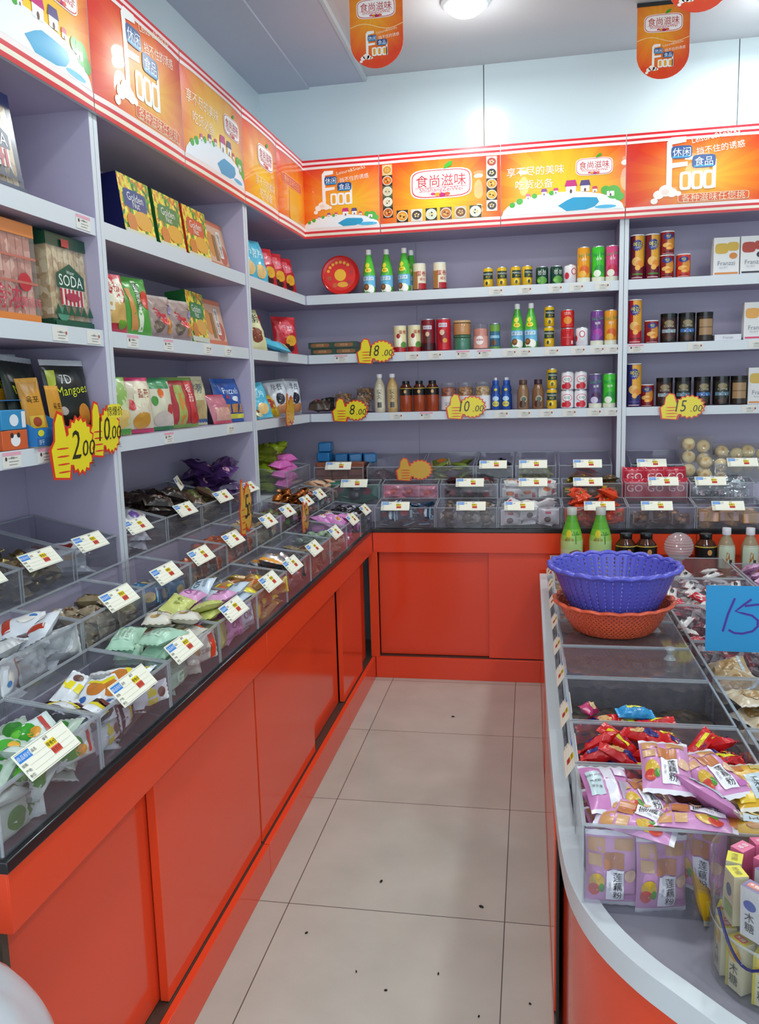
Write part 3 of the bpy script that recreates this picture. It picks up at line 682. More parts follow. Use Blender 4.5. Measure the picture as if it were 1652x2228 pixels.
# --- long counter packets
pp('g1', .085, .060, .018, '#D3DEDA', '#C4D2CE', [('d', -.015, .004, .026, .022, '#3C9A2C'), ('d', .004, -.008, .012, .011, '#E09A30'), ('d', -.022, .010, .010, .009, '#69C23C'), ('r', .022, -.02, .030, .02, '#B8423A')], name='fruit_jelly_packet')
pp('g2', .085, .060, .018, '#CBD8CF', '#B9CBBE', [('d', .010, .002, .028, .020, '#4AA838'), ('d', .018, -.006, .010, .010, '#E8B040'), ('r', -.036, -.016, -.026, .016, '#F1EFEA')], name='fruit_jelly_packet')
pp('g3', .080, .055, .016, '#A8B8A8', '#C9D0CB', [('d', 0, 0, .022, .018, '#2F7A26')], name='fruit_jelly_packet')
pp('y1', .095, .045, .014, '#DDE0E4', '#E8EAEC', [('r', -.012, -.02, .012, .02, '#E6D41E'), ('d', .025, 0, .011, .011, '#6A4A40')], name='puffed_snack_packet')
pp('y2', .095, .050, .016, '#2A0E12', '#DADCE0', [('r', -.035, -.02, -.012, .02, '#DFE2E6'), ('r', -.012, -.02, .002, .02, '#E6D41E'), ('d', .022, .002, .014, .012, '#701A1C')], name='puffed_snack_packet')
pp('y3', .090, .060, .016, '#E2E4E8', '#E8EAEC', [('d', .010, -.004, .024, .020, '#C4772A'), ('r', .024, -.024, .036, .024, '#E6D41E'), ('d', -.026, .010, .008, .008, '#3A6AB0')], name='puffed_snack_packet')
pp('m1', .125, .062, .024, '#A9CFB6', '#9CC4AA', [('r', -.036, -.018, .020, .018, '#BCD9C4'), ('t', '营养配料 净含量', -.008, .010, .0075, '#5E8A70'), ('t', '保质期 见包装', -.008, .000, .0075, '#5E8A70'), ('t', '生产日期 产地', -.008, -.010, .0075, '#5E8A70'), ('d', .034, .006, .008, .008, '#3A70A0'), ('r', .036, -.020, .044, -.010, '#26302C')], name='bread_packet')
pp('m2', .110, .070, .022, '#D9D5C8', '#CFCABA', [('r', .018, -.030, .042, .030, '#D8401E'), ('d', -.026, .004, .010, .012, '#C09A58'), ('t', '手工面包', -.002, -.004, .014, '#6A6050')], name='bread_packet')
pp('k1', .090, .065, .020, '#DDA2CE', '#E4B4D6', [('t', 'OK', 0, .006, .030, '#8A3A80'), ('t', '休闲零食', 0, -.018, .011, '#8A3A80')], name='candy_bag')
pp('k2', .095, .068, .020, '#C3D4E2', '#D2DEE8', [('t', 'OK', 0, .006, .030, '#4A5A6A'), ('t', '休闲零食', 0, -.018, .011, '#4A5A6A')], name='candy_bag')
pp('k3', .095, .065, .018, '#C6CC74', '#D0D48C', [('t', '零食', 0, .0, .018, '#7E8838')], name='candy_bag')
pp('s1', .095, .055, .020, '#A8804E', '#D9CC9A', [('d', -.004, .002, .020, .014, '#C05A2A'), ('r', .020, -.022, .036, .0, '#E2D21C'), ('d', -.026, -.006, .010, .010, '#D8A060')], name='snack_bag')
pp('s2', .100, .050, .020, '#C09A62', '#E4D41C', [('r', -.046, -.022, -.024, .022, '#E2D21C'), ('d', .012, 0, .022, .012, '#9A5A30'), ('r', -.006, .006, .020, .020, '#5A3A24')], name='snack_bag')
pp('v1', .150, .100, .030, 'silver', 'silver', [('d', .004, .006, .030, .022, '#C8A060|m'), ('d', .0, .004, .018, .013, '#E0D8C4|m'), ('r', -.074, -.045, -.058, .045, '#D8902A')], name='silver_foil_bag', crumple=0.3)
pp('v2', .090, .070, .020, '#AEB4B6|m', 'silver', [('r', .010, -.02, .034, .02, '#B8342C')], name='silver_foil_bag', crumple=0.3)
pp('b1', .085, .055, .018, '#6E5E4A', '#9A8E7C', [('d', 0, 0, .022, .014, '#8A4A30')], name='dried_fruit_packet', crumple=0.25)
pp('b2', .085, .055, .018, '#85745C', '#A69A84', [('d', .008, .004, .018, .012, '#5E4030')], name='dried_fruit_packet', crumple=0.25)
P['j1'] = twist('jade_candy', .075, .014, '#7F9A82', '#A9BCA8', 2); P['j2'] = twist('jade_candy', .070, .013, '#98AE94', '#C2CCB4', 5)
pp('x1', .105, .060, .022, '#D58AC6', '#C27AB8', [('d', .010, -.004, .022, .014, '#E2D4E2'), ('d', .014, -.008, .012, .008, '#DE8A3A')], name='pink_snack_bag', crumple=0.3)
pp('x2', .105, .060, .022, '#C272B6', '#DDA0D0', [('d', -.012, 0, .018, .014, '#E8DCE8'), ('r', .024, -.02, .036, .02, '#7A3A80')], name='pink_snack_bag', crumple=0.3)
pp('n1', .060, .042, .020, '#17171E', '#22222A', [('p', [(-.010, .0), (0, -.010), (.010, 0), (0, .010)], '#E4E4EA')], name='black_candy_packet')
pp('n2', .060, .042, .020, '#26242E', '#17171E', [('r', -.010, -.010, .010, .010, '#C9C6D6')], name='black_candy_packet')
pp('w1', .110, .075, .020, '#DFE3E8', '#E8ECEE', [('r', -.010, -.030, .020, .030, '#E0641E'), ('d', .022, -.018, .011, .011, '#5A2A22'), ('t', '酥脆', -.030, .006, .016, '#8A7A9A'), ('r', .030, .006, .046, .034, '#4A1A14')], name='crisp_snack_packet')
pp('w2', .110, .070, .020, '#D5D9DE', '#E2E6EA', [('r', .012, -.030, .030, .030, '#B8402A'), ('d', -.020, 0, .018, .014, '#E4E0D8'), ('d', -.034, -.010, .008, .006, '#3A78B8')], name='crisp_snack_packet')
pp('c1', .090, .070, .020, '#A9ABAC', '#C4C6C8', [('d', 0, 0, .024, .018, '#BDBFC0')], name='clear_wrapped_snack', crumple=0.3)
pp('c2', .085, .060, .020, '#8F8678', '#B9B4AA', [('d', .004, .002, .020, .016, '#A03A2C')], name='clear_wrapped_snack', crumple=0.3)
pp('h1', .075, .050, .020, '#7C6C52', '#A2967E', [('d', 0, 0, .020, .012, '#5A4630')], name='nut_packet', crumple=0.35)
pp('h2', .075, .050, .020, '#93836A', '#B4A890', [('d', .006, .004, .014, .010, '#6E4A34')], name='nut_packet', crumple=0.35)
pp('u1', .085, .058, .018, '#33688F', '#5A86A4', [('d', 0, 0, .020, .014, '#C9B06A'), ('r', .022, -.02, .03, .02, '#9FC2D8')], name='blue_snack_packet')
pp('r1', .085, .060, .020, '#84402C', '#A8887A', [('d', 0, .002, .022, .016, '#A85A3A')], name='spicy_snack_packet', crumple=0.3)
pp('r2', .085, .060, .020, '#9A4A26', '#B09486', [('r', -.02, -.018, .006, .018, '#D05A24')], name='spicy_snack_packet', crumple=0.3)
pp('t1', .085, .060, .020, '#A18C68', '#BDB094', [('d', 0, 0, .022, .016, '#8A6E48')], name='beige_biscuit_packet', crumple=0.2)
pp('e1', .075, .050, .018, '#4A5844', '#7A8A74', [('d', 0, 0, .016, .012, '#2FA84A')], name='herbal_candy_packet', crumple=0.3)
P['o1'] = twist('amber_candy', .085, .016, '#B5682C|m', '#C88A52|m', 3); P['o2'] = twist('amber_candy', .080, .015, '#9A5220|m', '#B98248|m', 8)
pp('a1', .090, .045, .016, '#2A2626', '#C8C8CC', [('r', -.010, -.018, .014, .018, '#D9D9DE'), ('d', .026, 0, .010, .010, '#D0402A')], name='dark_candy_packet')
pp('a2', .090, .045, .016, '#DDB08C', '#E0C0A4', [('r', -.026, -.014, .010, .014, '#EAD2BC'), ('r', -.014, -.008, -.004, .004, '#4A3A30')], name='peach_biscuit_packet')
P['f1'] = twist('gold_foil_candy', .070, .016, '#8E7C52|m', '#A8996E|m', 11); P['f2'] = twist('gold_foil_candy', .066, .015, '#75653E|m', '#B0A078|m', 14)
pp('q1', .130, .110, .030, '#CDD4DA', '#D9DEE2', [('d', .006, -.006, .016, .018, '#7A2620'), ('d', .010, .014, .012, .012, '#7A2620'), ('r', -.05, -.03, -.034, .0, '#C8A070')], name='white_fruit_bag')
pp('z1', .100, .070, .022, '#C8C8D0', '#D4D4DA', [('d', .006, -.008, .024, .018, '#6A4E9A'), ('d', -.012, .012, .020, .012, '#A89A9C')], name='purple_print_packet')
pp('z2', .100, .065, .022, '#2C221E', '#6A625A', [('d', 0, 0, .024, .016, '#5E3A2A')], name='dark_jerky_packet', crumple=0.35)
pp('z3', .100, .065, .022, '#5A4636', '#8A8272', [('d', 0, 0, .022, .014, '#6A7A42')], name='brown_jerky_packet', crumple=0.3)
pp('z4', .150, .090, .026, '#43265A', '#5A3A70', [('d', .010, .0, .030, .018, '#A08AB4'), ('d', -.040, .006, .014, .010, '#C890A8')], name='purple_snack_bag', crumple=0.4)

# rows of bins on the long counter: contents, group, packets, heap grid, layers
PIT = 0.293
def bx(k): return -2.885 + PIT*(k+0.5)
TAG1 = [-2.754, -2.46, -2.217, -1.898, -1.586, -1.35, -1.072, -0.74, -0.414, -0.13]
ROW1 = [('green fruit jelly packets', 'green and white fruit jelly packet', ['g1', 'g2', 'g3'], 3, 3, 4, .021),
        ('white and yellow puffed snacks', 'white, yellow and maroon puffed snack packet', ['y1', 'y2', 'y3'], 3, 3, 4, .020),
        ('mint green bread packets', None, ['m1', 'm2', 'm1'], 2, 2, 4, .024),
        ('pink and pale blue candy bags', None, ['k1', 'k2', 'k1', 'k3'], 3, 2, 4, .025),
        ('yellow-tan snack bags', 'tan snack bag with yellow corners', ['s1', 's2'], 3, 3, 4, .021),
        ('silver foil bags', None, ['v2', 'v2'], 3, 2, 3, .022),
        ('brown dried fruit packets', 'brown dried fruit packet', ['b1', 'b2'], 3, 3, 3, .020),
        ('jade twist candies', 'jade green twist-wrapped candy', ['j1', 'j2'], 3, 3, 3, .024),
        ('pink snack bags', 'pink snack bag with purple trim', ['x1', 'x2'], 2, 2, 4, .025),
        ('black candies with white diamonds', 'black candy packet with white diamond', ['n1', 'n2'], 4, 3, 4, .022)]
for k, (cont, one, ps, nx, ny, ly, dz) in enumerate(ROW1):
    put_bin(CL, bx(k), 0.006, CT+0.001, PIT-0.003, 0.186, 0.102, 0.125, 'clear bin of %s, %s in front row of long counter' % (cont, ORD[k]), TAG1[k]-bx(k))
    base = '%s, %s front-row bin of long counter' % (one or {2: 'bread packet', 3: 'candy bag printed OK', 5: 'small silver foil packet'}[k], ORD[k])
    if k == 2:
        for q, ps2, lb in ((0, ['m1'], 'mint green bread packet with small print heaped in third front-row bin'), (1, ['m2'], 'cream bread packet with orange end in the third front-row bin')):
            heap(CL, bx(k)+(-.065 if q == 0 else .075), 0.012, CT+0.005, .14, .174, [P[p] for p in ps2], 1, 2, 5, .024, lb, 'bread packet', 'bread packets in the third bin', k*3+q, .16, rzr=0.5, top_tilt=.3, front=1)
    elif k == 3:
        for q, (p, lb) in enumerate((('k3', 'yellow-green candy bag in the fourth front-row bin of long counter'), ('k1', 'pink candy bag printed OK in the fourth front-row bin'), ('k2', 'pale blue candy bag printed OK in the fourth front-row bin'))):
            heap(CL, bx(k)-.09+.09*q, 0.010, CT+0.005, .09, .176, [P[p]], 1, 2, 5, .024, lb, 'candy bag', 'candy bags in the fourth bin '+p, k*3+q, .2, rzr=0.7, top_tilt=.4, front=1)
    else:
        heap(CL, bx(k), 0.010, CT+0.005, PIT-.02, .172, [P[p] for p in ps], nx, ny, ly, dz, base, 'packet' if 'twist' not in base else 'candy', cont+' in the front row', k, .45, rzr=1.0 if k in (0, 1, 4) else pi, top_tilt=.55, front=3)
o = use(P['v1']); place(o, CL, bx(5)-.03, .085, CT+.110, .25, 0.25, .15); tag(o, 'large crumpled silver foil bag with orange end on the sixth front-row bin', 'snack bag')
o = use(P['v1']); place(o, CL, bx(5)+.05, .110, CT+.092, -.5, -.1, .1); tag(o, 'second silver foil bag partly under the large crumpled one', 'snack bag')

TAG2 = {2: -2.13, 3: -1.87, 4: -1.63, 5: -1.36, 6: -.99, 7: -.74, 8: -.45, 9: -.22}
ROW2 = [('white and orange crisp snacks', 'white and orange crisp snack packet', ['w1', 'w2'], 2, 2, 4, .024), ('white wrapped snacks', 'white and orange crisp snack packet', ['w1', 'c1', 'w2'], 2, 2, 4, .024),
        ('brown nut packets', 'brown nut packet in crackly film', ['h1', 'h2'], 3, 2, 3, .024), ('blue snack packets', 'blue snack packet', ['u1'], 3, 2, 2, .022),
        ('reddish clear packets', 'reddish clear-wrapped packet', ['c2', 'r1'], 3, 2, 2, .022), ('red-brown spicy snacks', 'red-brown spicy snack packet', ['r1', 'r2'], 3, 2, 3, .023),
        ('beige biscuit packets', 'beige biscuit packet', ['t1'], 3, 2, 3, .023), ('herbal candies', 'dark green herbal candy packet', ['e1', 'z3'], 3, 2, 3, .022),
        ('amber foil candies', 'shiny amber twist-wrapped candy', ['o1', 'o2'], 4, 2, 5, .024), ('black and white candies', 'dark candy packet with white panel', ['a1'], 3, 2, 4, .021), ('peach biscuits', 'peach coloured biscuit packet', ['a2'], 2, 2, 5, .020)]
for k, (cont, one, ps, nx, ny, ly, dz) in enumerate(ROW2):
    lab = 'clear bin of %s, %s in second row of long counter' % (cont, ORD[k] if k < 10 else 'eleventh')
    put_bin(CL, bx(k), 0.200, 0.843, PIT-0.003, 0.170, 0.100, 0.12, lab, (TAG2[k]-bx(k)) if k in TAG2 else None)
    heap(CL, bx(k), 0.205, 0.847, PIT-.02, .158, [P[p] for p in ps], nx, ny, ly, dz, '%s, %s second-row bin of long counter' % (one, ORD[k] if k < 10 else 'eleventh'), 'candy' if 'twist' in one else 'packet', cont+' in the second row', 40+k, .42, top_tilt=.5, front=3)
ROW3 = [(-2.86, 'gold foil candies', 'gold foil twist candy, farther back', [], 0, 0, 0, 0, None), (-2.60, 'gold foil candies', 'gold foil twist candy', ['f1', 'f2'], 3, 3, 2, .028, -2.62), (-2.36, 'brown foil candies', 'dull gold twist candy', ['f1', 'f2', 'h1'], 3, 3, 3, .026, -2.40), (-2.145, 'white fruit bags', 'white bag with dark red fruit', ['q1'], 1, 2, 2, .028, -2.17),
        (-1.845, 'purple print packets', 'pale packet with purple print', ['z1'], 2, 2, 4, .026, -1.90), (-1.565, 'dark jerky packets', 'dark jerky packet', ['z2'], 2, 3, 5, .026, -1.56), (-1.285, 'brown jerky packets', 'brown jerky packet with green print', ['z3'], 2, 3, 4, .026, -1.22), (-1.01, 'purple snack bags', 'shiny purple snack bag', ['z4'], 1, 2, 7, .026, -.92)]
EMPTY = 'empty clear bin, nearest the camera in the third row under the shelves'
for k, (x, cont, one, ps, nx, ny, ly, dz, tx) in enumerate(ROW3):
    wdt = 0.27 if k > 3 else 0.235
    lab = EMPTY if k == 0 else 'clear bin of %s, %s in third row of long counter' % (cont, ORD[k])
    put_bin(FL, x, 0.008, 0.931, wdt, 0.262, 0.092, 0.15, lab, None if tx is None else tx-x)
    if ps: heap(FL, x, 0.018, 0.935, wdt-.03, .24, [P[p] for p in ps], nx, ny, ly, dz, '%s, %s third-row bin of long counter' % (one, ORD[k]), 'candy' if 'candy' in one else 'packet', cont+' in the third row', 70+k, .35, top_tilt=.5)
# a spare price card lying against the jerky bin, and the corner tubs
c = card_mesh().build('loose_price_card'); place(c, FL, -1.40, .10, 1.105, .35, -0.5); tag(c, 'cream price card stuck askew behind the dark jerky packets', 'price card')
pp('l1', .150, .085, .034, '#9CB41E', '#B0C63A', [('d', 0, 0, .030, .020, '#7A9416')], name='lime_snack_bag', crumple=0.5)
pp('l2', .150, .085, .034, '#6E7A18', '#8C9A2C', [], name='lime_snack_bag', crumple=0.5)
pp('l3', .160, .070, .036, '#E070BC', '#E88ACA', [('t', '软糖', -.01, .004, .026, '#6A2A5A'), ('t', 'GUMMY', .04, -.014, .012, '#6A2A5A')], name='pink_candy_pack', crumple=0.12)
put_bin(FL, -0.22, 0.008, 0.931, 0.40, 0.262, 0.11, 0.14, 'clear tub of lime and pink bags in the corner below the corner shelves')
heap(FL, -0.20, 0.08, 0.935, .36, .17, [P['l1'], P['l2']], 3, 2, 5, .036, 'lime green crumpled snack bag behind the pink packs in corner tub', 'snack bag', 'lime bags in the corner tub', 91, .3, top_tilt=.6)
for k in range(6):
    o = use(P['l3']); place(o, FL, -0.33+.09*(k % 2)+.012*k, .050+.008*k, 0.975+.022*k, .1-.06*k, .2, 0); tag(o, '%s pink candy pack stacked at the front of the corner tub' % ['lowest', 'second lowest', 'third lowest', 'third highest', 'second highest', 'topmost'][k], 'candy pack', 'pink packs in the corner tub')

# back counter -------------------------------------------------------------
pp('B0', .095, .060, .018, '#26435F', '#8FB4C8', [('d', -.01, .004, .020, .014, '#A83238'), ('r', .018, -.02, .032, .02, '#C4D6DE')], name='blue_candy_packet')
P['B1'] = twist('cola_candy', .085, .018, '#6A5A4E', '#A9A29A', 21)
pp('B2', .095, .075, .022, '#D5D0D4', '#E2DEE0', [('d', -.006, -.016, .016, .014, '#4A2420'), ('r', -.016, .012, .010, .024, '#C43A52')], name='milk_candy_bag')
pp('B3', .100, .065, .022, '#D4421E', '#E0603A', [('d', 0, 0, .022, .014, '#B02A1A'), ('d', .02, .006, .010, .008, '#5A8A2A')], name='orange_snack_packet', crumple=0.35)
pp('B4', .085, .055, .020, '#5E3A2C', '#8A7468', [('d', 0, 0, .018, .012, '#A8703A')], name='plum_packet', crumple=0.3)
P['B5'] = block('wafer_roll_packet', .085, .045, .030, '#C8995E', [('r', -.035, -.02, -.02, .02, '#D4A8A0'), ('r', .02, -.02, .035, .02, '#D4A8A0')], '#B88850')
pp('B6', .110, .080, .020, '#2F6A58', '#3E7A68', [('d', -.012, .004, .024, .020, '#8E2438')], name='teal_fruit_packet')
pp('B7', .080, .050, .020, '#26262A', '#3A3A40', [('r', -.006, -.01, .01, .01, '#8A8A92')], name='black_fruit_packet')
pp('B8', .105, .070, .022, '#D4788E', '#DD92A4', [('d', 0, 0, .022, .014, '#D84A3A')], name='pink_peach_packet', crumple=0.3)
pp('B9', .085, .055, .020, '#3A2224', '#5A4A48', [('d', 0, 0, .016, .014, '#8E2438')], name='plum_candy_packet', crumple=0.3)
pp('BA', .095, .070, .022, '#D6D2CC', '#E0DCD6', [('d', -.010, .008, .020, .012, '#C86A34'), ('r', .012, -.024, .028, .006, '#B8343A')], name='white_pastry_packet')
pp('BB', .110, .060, .020, '#4A3A1E', '#6A5C34', [('r', -.010, -.02, .022, .014, '#A87A3A'), ('r', -.044, .0, -.020, .022, '#D8C41E')], name='dark_gold_packet', crumple=0.3)
pp('BC', .110, .120, .030, '#B01F36', '#C43A4C', [('t', 'GO', .0, .010, .050, '#E8C8CC'), ('r', -.045, .038, .045, .042, '#D86A78')], name='red_candy_bag')
pp('BD', .080, .055, .022, '#9AA2A6|m', 'silver', [('r', -.01, -.012, .012, .012, '#C8B4BC')], name='silver_candy_packet', crumple=0.4)
pp('BE', .100, .065, .020, '#6E7E2E', '#C8BE7A', [('d', .006, 0, .026, .018, '#D8722A')], name='gold_green_packet')
P['BF'] = twist('navy_candy', .075, .016, '#17182A|m', '#2A2C44|m', 31); P['BG'] = twist('yellow_green_candy', .075, .015, '#7A7A1E', '#A8A42E', 33); P['BH'] = twist('green_foil_candy', .080, .016, '#1F5E3A|m', '#2A7A48|m', 35)
pp('BI', .110, .090, .014, '#C43A2E', '#D05A4A', [('d', 0, 0, .026, .020, '#6A8A2E')], name='red_seaweed_packet')
pp('BJ', .080, .050, .020, '#4A2A32', '#6A4A52', [], name='hawthorn_packet', crumple=0.3)
P['BK'] = block('brown_biscuit_pack', .085, .12, .036, '#8A4A30', [('r', -.012, -.012, .012, .012, '#A8806A')]); P['BL'] = block('blue_biscuit_pack', .070, .10, .050, '#1F6FA8', [('d', 0, 0, .018, .024, '#8A3A4A')])
def bb(k): return 0.012 + 0.297*(k+0.5)
BR1 = [('blue and red candy packets', 'blue and red candy packet', ['B0'], 3, 2, 4, .021, .116), ('brown twist candies', 'brown twist-wrapped candy', ['B1'], 3, 2, 3, .030, .48), ('white milk candy bags', 'white milk candy bag with brown dot', ['B2'], 3, 2, 4, .024, .706), ('orange-red snack packets', 'orange-red snack packet', ['B3'], 2, 2, 6, .024, 1.071), ('brown plum packets', 'brown plum packet', ['B4'], 3, 2, 2, .022, 1.325), ('tan wafer rolls', 'tan wafer roll packet with pink ends', ['B5'], 3, 2, 2, .032, 1.632), ('dark packets', 'dark packet', ['B9'], 3, 2, 3, .022, 1.93)]
TH = ['first', 'second', 'third', 'fourth', 'fifth', 'sixth', 'seventh']
for k, (cont, one, ps, nx, ny, ly, dz, tx) in enumerate(BR1):
    put_bin(CB, bb(k), 0.006, CT+.001, .294, .186, .098, .12, 'clear bin of %s, %s in front row of back counter' % (cont, TH[k]), tx-bb(k))
    heap(CB, bb(k), .012, CT+.005, .265, .17, [P[p] for p in ps], nx, ny, ly, dz, '%s, %s front-row bin of back counter' % (one, TH[k]), 'packet' if 'twist' not in one else 'candy', cont+' at the back', 110+k, .4, top_tilt=.5, front=3)
BR2 = [(-.125, .26, 'dark fruit packets', 'teal fruit packet with dark red print', ['B6', 'B7'], 2, 1, 4, .022, -.125), (bb(0), .29, 'pink peach packets', 'pink peach packet', ['B8'], 2, 1, 2, .024, None), (bb(1), .29, 'plum candies', 'dark red plum candy packet', ['B9'], 3, 1, 5, .021, .462), (bb(2), .29, 'white pastry packets', 'white pastry packet with red print', ['BA'], 3, 1, 4, .023, .77), (bb(3), .29, 'dark gold packets', 'dark gold packet with yellow corner', ['BB'], 2, 1, 5, .022, 1.031), (bb(4), .29, 'red candy bags', None, [], 0, 0, 0, 0, 1.38), (bb(5), .29, 'silver candies', 'silver foil candy packet', ['BD'], 4, 1, 4, .024, 1.593)]
for k, (x, w_, cont, one, ps, nx, ny, ly, dz, tx) in enumerate(BR2):
    put_bin(CB, x, .198, .843, w_-.003, .100, .100, .115, 'clear bin of %s, %s in second row of back counter' % (cont, TH[k]), None if tx is None else tx-x)
    if ps: heap(CB, x, .203, .847, w_-.03, .09, [P[p] for p in ps], nx, ny, ly, dz, '%s, %s second-row bin of back counter' % (one, TH[k]), 'packet', cont+' in the second back row', 130+k, .3, rzr=.5, top_tilt=.5, front=3)
for k in range(6):
    o = use(P['BC']); place(o, CB, bb(4)-.095+.095*(k % 3), .228+.040*(k//3), .905+.052*(k//3), .05*(k-2), pi/2-.2)
    tag(o, '%s red candy bag standing in the red bag bin' % ['left front', 'middle front', 'right front', 'left rear', 'middle rear', 'right rear'][k], 'candy bag', 'red candy bags')
BR3 = [(.14, .27, 'stacked biscuits', None, [], 0, 0, 0, 0, .14), (.435, .29, 'hawthorn packets', 'dark red hawthorn packet', ['BJ'], 3, 3, 2, .022, None), (.725, .28, 'gold-green packets', 'gold-green packet with orange print', ['BE'], 2, 2, 4, .021, None), (.945, .205, 'navy candies', 'navy blue foil twist candy', ['BF'], 3, 3, 3, .028, .946), (1.158, .205, 'yellow-green candies', 'yellow-green twist candy', ['BG'], 3, 3, 2, .028, 1.145), (1.40, .26, 'red seaweed packets', 'red seaweed packet', ['BI'], 1, 2, 2, .030, 1.41), (1.74, .25, 'green foil candies', 'green foil twist candy', ['BH'], 3, 3, 2, .028, 1.714), (2.14, .27, 'cream buns', None, [], 0, 0, 0, 0, 2.13)]
for k, (x, w_, cont, one, ps, nx, ny, ly, dz, tx) in enumerate(BR3):
    put_bin(FB, x, .006, .931, w_-.003, .262, .090, .14, 'clear bin of %s, %s in third row of back counter' % (cont, (TH+['eighth'])[k]), None if tx is None else tx-x)
    if ps: heap(FB, x, .016, .935, w_-.03, .24, [P[p] for p in ps], nx, ny, ly, dz, '%s, %s third-row bin of back counter' % (one, (TH+['eighth'])[k]), 'packet' if 'twist' not in one else 'candy', cont+' in the third back row', 150+k, .4, top_tilt=.5)
for k in range(9):
    o = use(P['BK']); place(o, FB, .055+.088*(k % 3), .080, .955+.037*(k//3), 0, pi*0); tag(o, 'brown biscuit pack in the stack, %s layer, %s from the corner' % (['bottom', 'middle', 'top'][k//3], TH[k % 3]), 'biscuit pack', 'brown biscuit stack')
for k in range(4):
    o = use(P['BL']); place(o, FB, .05+.075*(k % 4), (.085 if k == 0 else .16), (1.074 if k == 0 else 1.060), .1*k); tag(o, 'blue biscuit pack on top of the brown stack, %s from the corner' % TH[k], 'biscuit pack', 'blue biscuit packs')
o = use(P['BL']); place(o, FB, .055, .09, 1.126, .1); tag(o, 'topmost blue biscuit pack at the corner end of the brown stack', 'biscuit pack')
# bags of round buns
def bun_bag(nb, label, F, x, y, z, w, h, rz=0):
    b = MB(); b.box(-.001, -.001, 0, .001, .001, .002, 'film')
    b = MB(); pillow(b, w, h, .085, 'film', 'film', .09, 18, 12, .15, nb, 'y', .9); o = b.build('bun_bag'); tag(o, label, 'bag of buns')
    rows = nb//2
    for i in range(nb):
        c = MB(); c.lathe([(0, -.022), (.018, -.020), (.029, -.011), (.033, 0), (.030, .012), (.021, .021), (.010, .0245), (0, .025)], '#E6D3A0|p', 20)
        c.disc(0, 0, .009, .009, '#D8A868|p', top(.0245), 0.0006, 14, 1)
        u_ = c.build('bun', o); u_.matrix_parent_inverse = Matrix.Identity(4)
        u_.matrix_basis = Matrix.Translation(((-.036 if i % 2 else .034), (i//2-(rows-1)/2)*.064+(.012 if i % 2 else 0), .0)) @ Matrix.Rotation(.5*(i % 3)-.5, 4, 'X')
    place(o, F, x, y, z, rz, pi/2-.15); return o
bun_bag(6, 'tall clear bag of cream buns standing beside the bun bin', FB, 1.93, .07, 1.04, .17, .23, .1)
bun_bag(4, 'clear bag of cream buns leaning right beside the tall bun bag', FB, 2.005, .04, 0.985, .15, .16, -.15)
bun_bag(4, 'clear bag of cream buns at the front of the bun bin', FB, 2.09, .10, 1.03, .15, .17, .1)
bun_bag(4, 'clear bag of cream buns at the far end of the bun bin', FB, 2.21, .10, 1.03, .15, .17, -.1)
# ------------------------------------------------------------------ goods on the shelves
def can(name, h, r, body, art=(), bands=(), lid='can_metal', lidname='can_end', lidh=0.004, neck=0.92, foot=True):
    prof = [(0, 0), (r*0.86, 0), (r, 0.005 if foot else 0.001)]
    for z, k in bands: prof.append((r, z, k))
    prof += [(r, h-lidh-0.006), (r*neck, h-lidh)]
    b = MB(); pr = []
    for p in prof: pr.append(p if len(p) > 2 else p)
    b.lathe(prof, body, 28); draw(b, cyl(r), art, 0.0007); o = b.build(name)
    c = MB(); rr = r*neck if neck < 1 else r*1.02
    c.lathe([(rr*0.98, h-lidh-0.0005), (rr, h-lidh*0.5), (rr, h), (rr*0.93, h), (rr*0.90, h-lidh*0.55), (0, h-lidh*0.55)], lid, 28); c.build(lidname, o)
    return o
def revolve(name, prof, body, art=(), cap=None, capname='cap', n=28, inner=None):
    b = MB(); b.lathe(prof, body, n); draw(b, prof_map([(p[0], p[1]) for p in prof]), art, 0.0005); o = b.build(name)
    if inner:
        c = MB(); c.lathe(inner[0], inner[1], n); c.build(inner[2], o)
    if cap:
        z0, z1, r, k = cap; c = MB(); c.lathe([(r*0.97, z0), (r, z0+0.002), (r, z1-0.003), (r*0.94, z1), (0, z1)], k, 24); c.build(capname, o)
    return o
def carton(name, w, d, h, body, art=(), sidek=None, topk=None):
    b = MB(); b.box(-w/2, -d/2, 0, w/2, d/2, h, body, sides={'left': sidek or body, 'right': sidek or body, 'top': topk or body}); draw(b, flat(-d/2), art, 0.0004); return b.build(name, bevel=0.0015)
def stand_bag(name, w, h, t, body, ends=None, art=(), seed=1, crumple=0.15, seal=0.08):
    # an upright bag: lies as a packet, is stood up when placed (rx = 90 degrees)
    b = MB(); mp = pillow(b, w, h, t, ends or body, body, seal, 14, 18, crumple, seed, 'y', 0.8); draw(b, mp, art)
    o = b.build(name); o['h'] = h; return o
LV = {1: ZS[1][0], 2: ZS[2][0], 3: ZS[3][0]}
def put(o, F, x, s, y, label, cat, rz=0.0, z=0.0, group=None):
    o = use(o); place(o, F, x, y, LV[s]+0.0008+z, rz); tag(o, label, cat, group); return o
def stand(o, F, x, s, y, label, cat, rz=0.0, lean=0.16, ry=0.0, z=0.0, group=None, sc=1.0):
    h = o['h']; o = use(o); place(o, F, x, y, LV[s]+0.001+z+h*sc/2*cos(lean), rz, pi/2-lean, ry, sc); tag(o, label, cat, group)
    if 'h' in o: del o['h']
    o_h = h
    return o
def stand_proto(o): return o

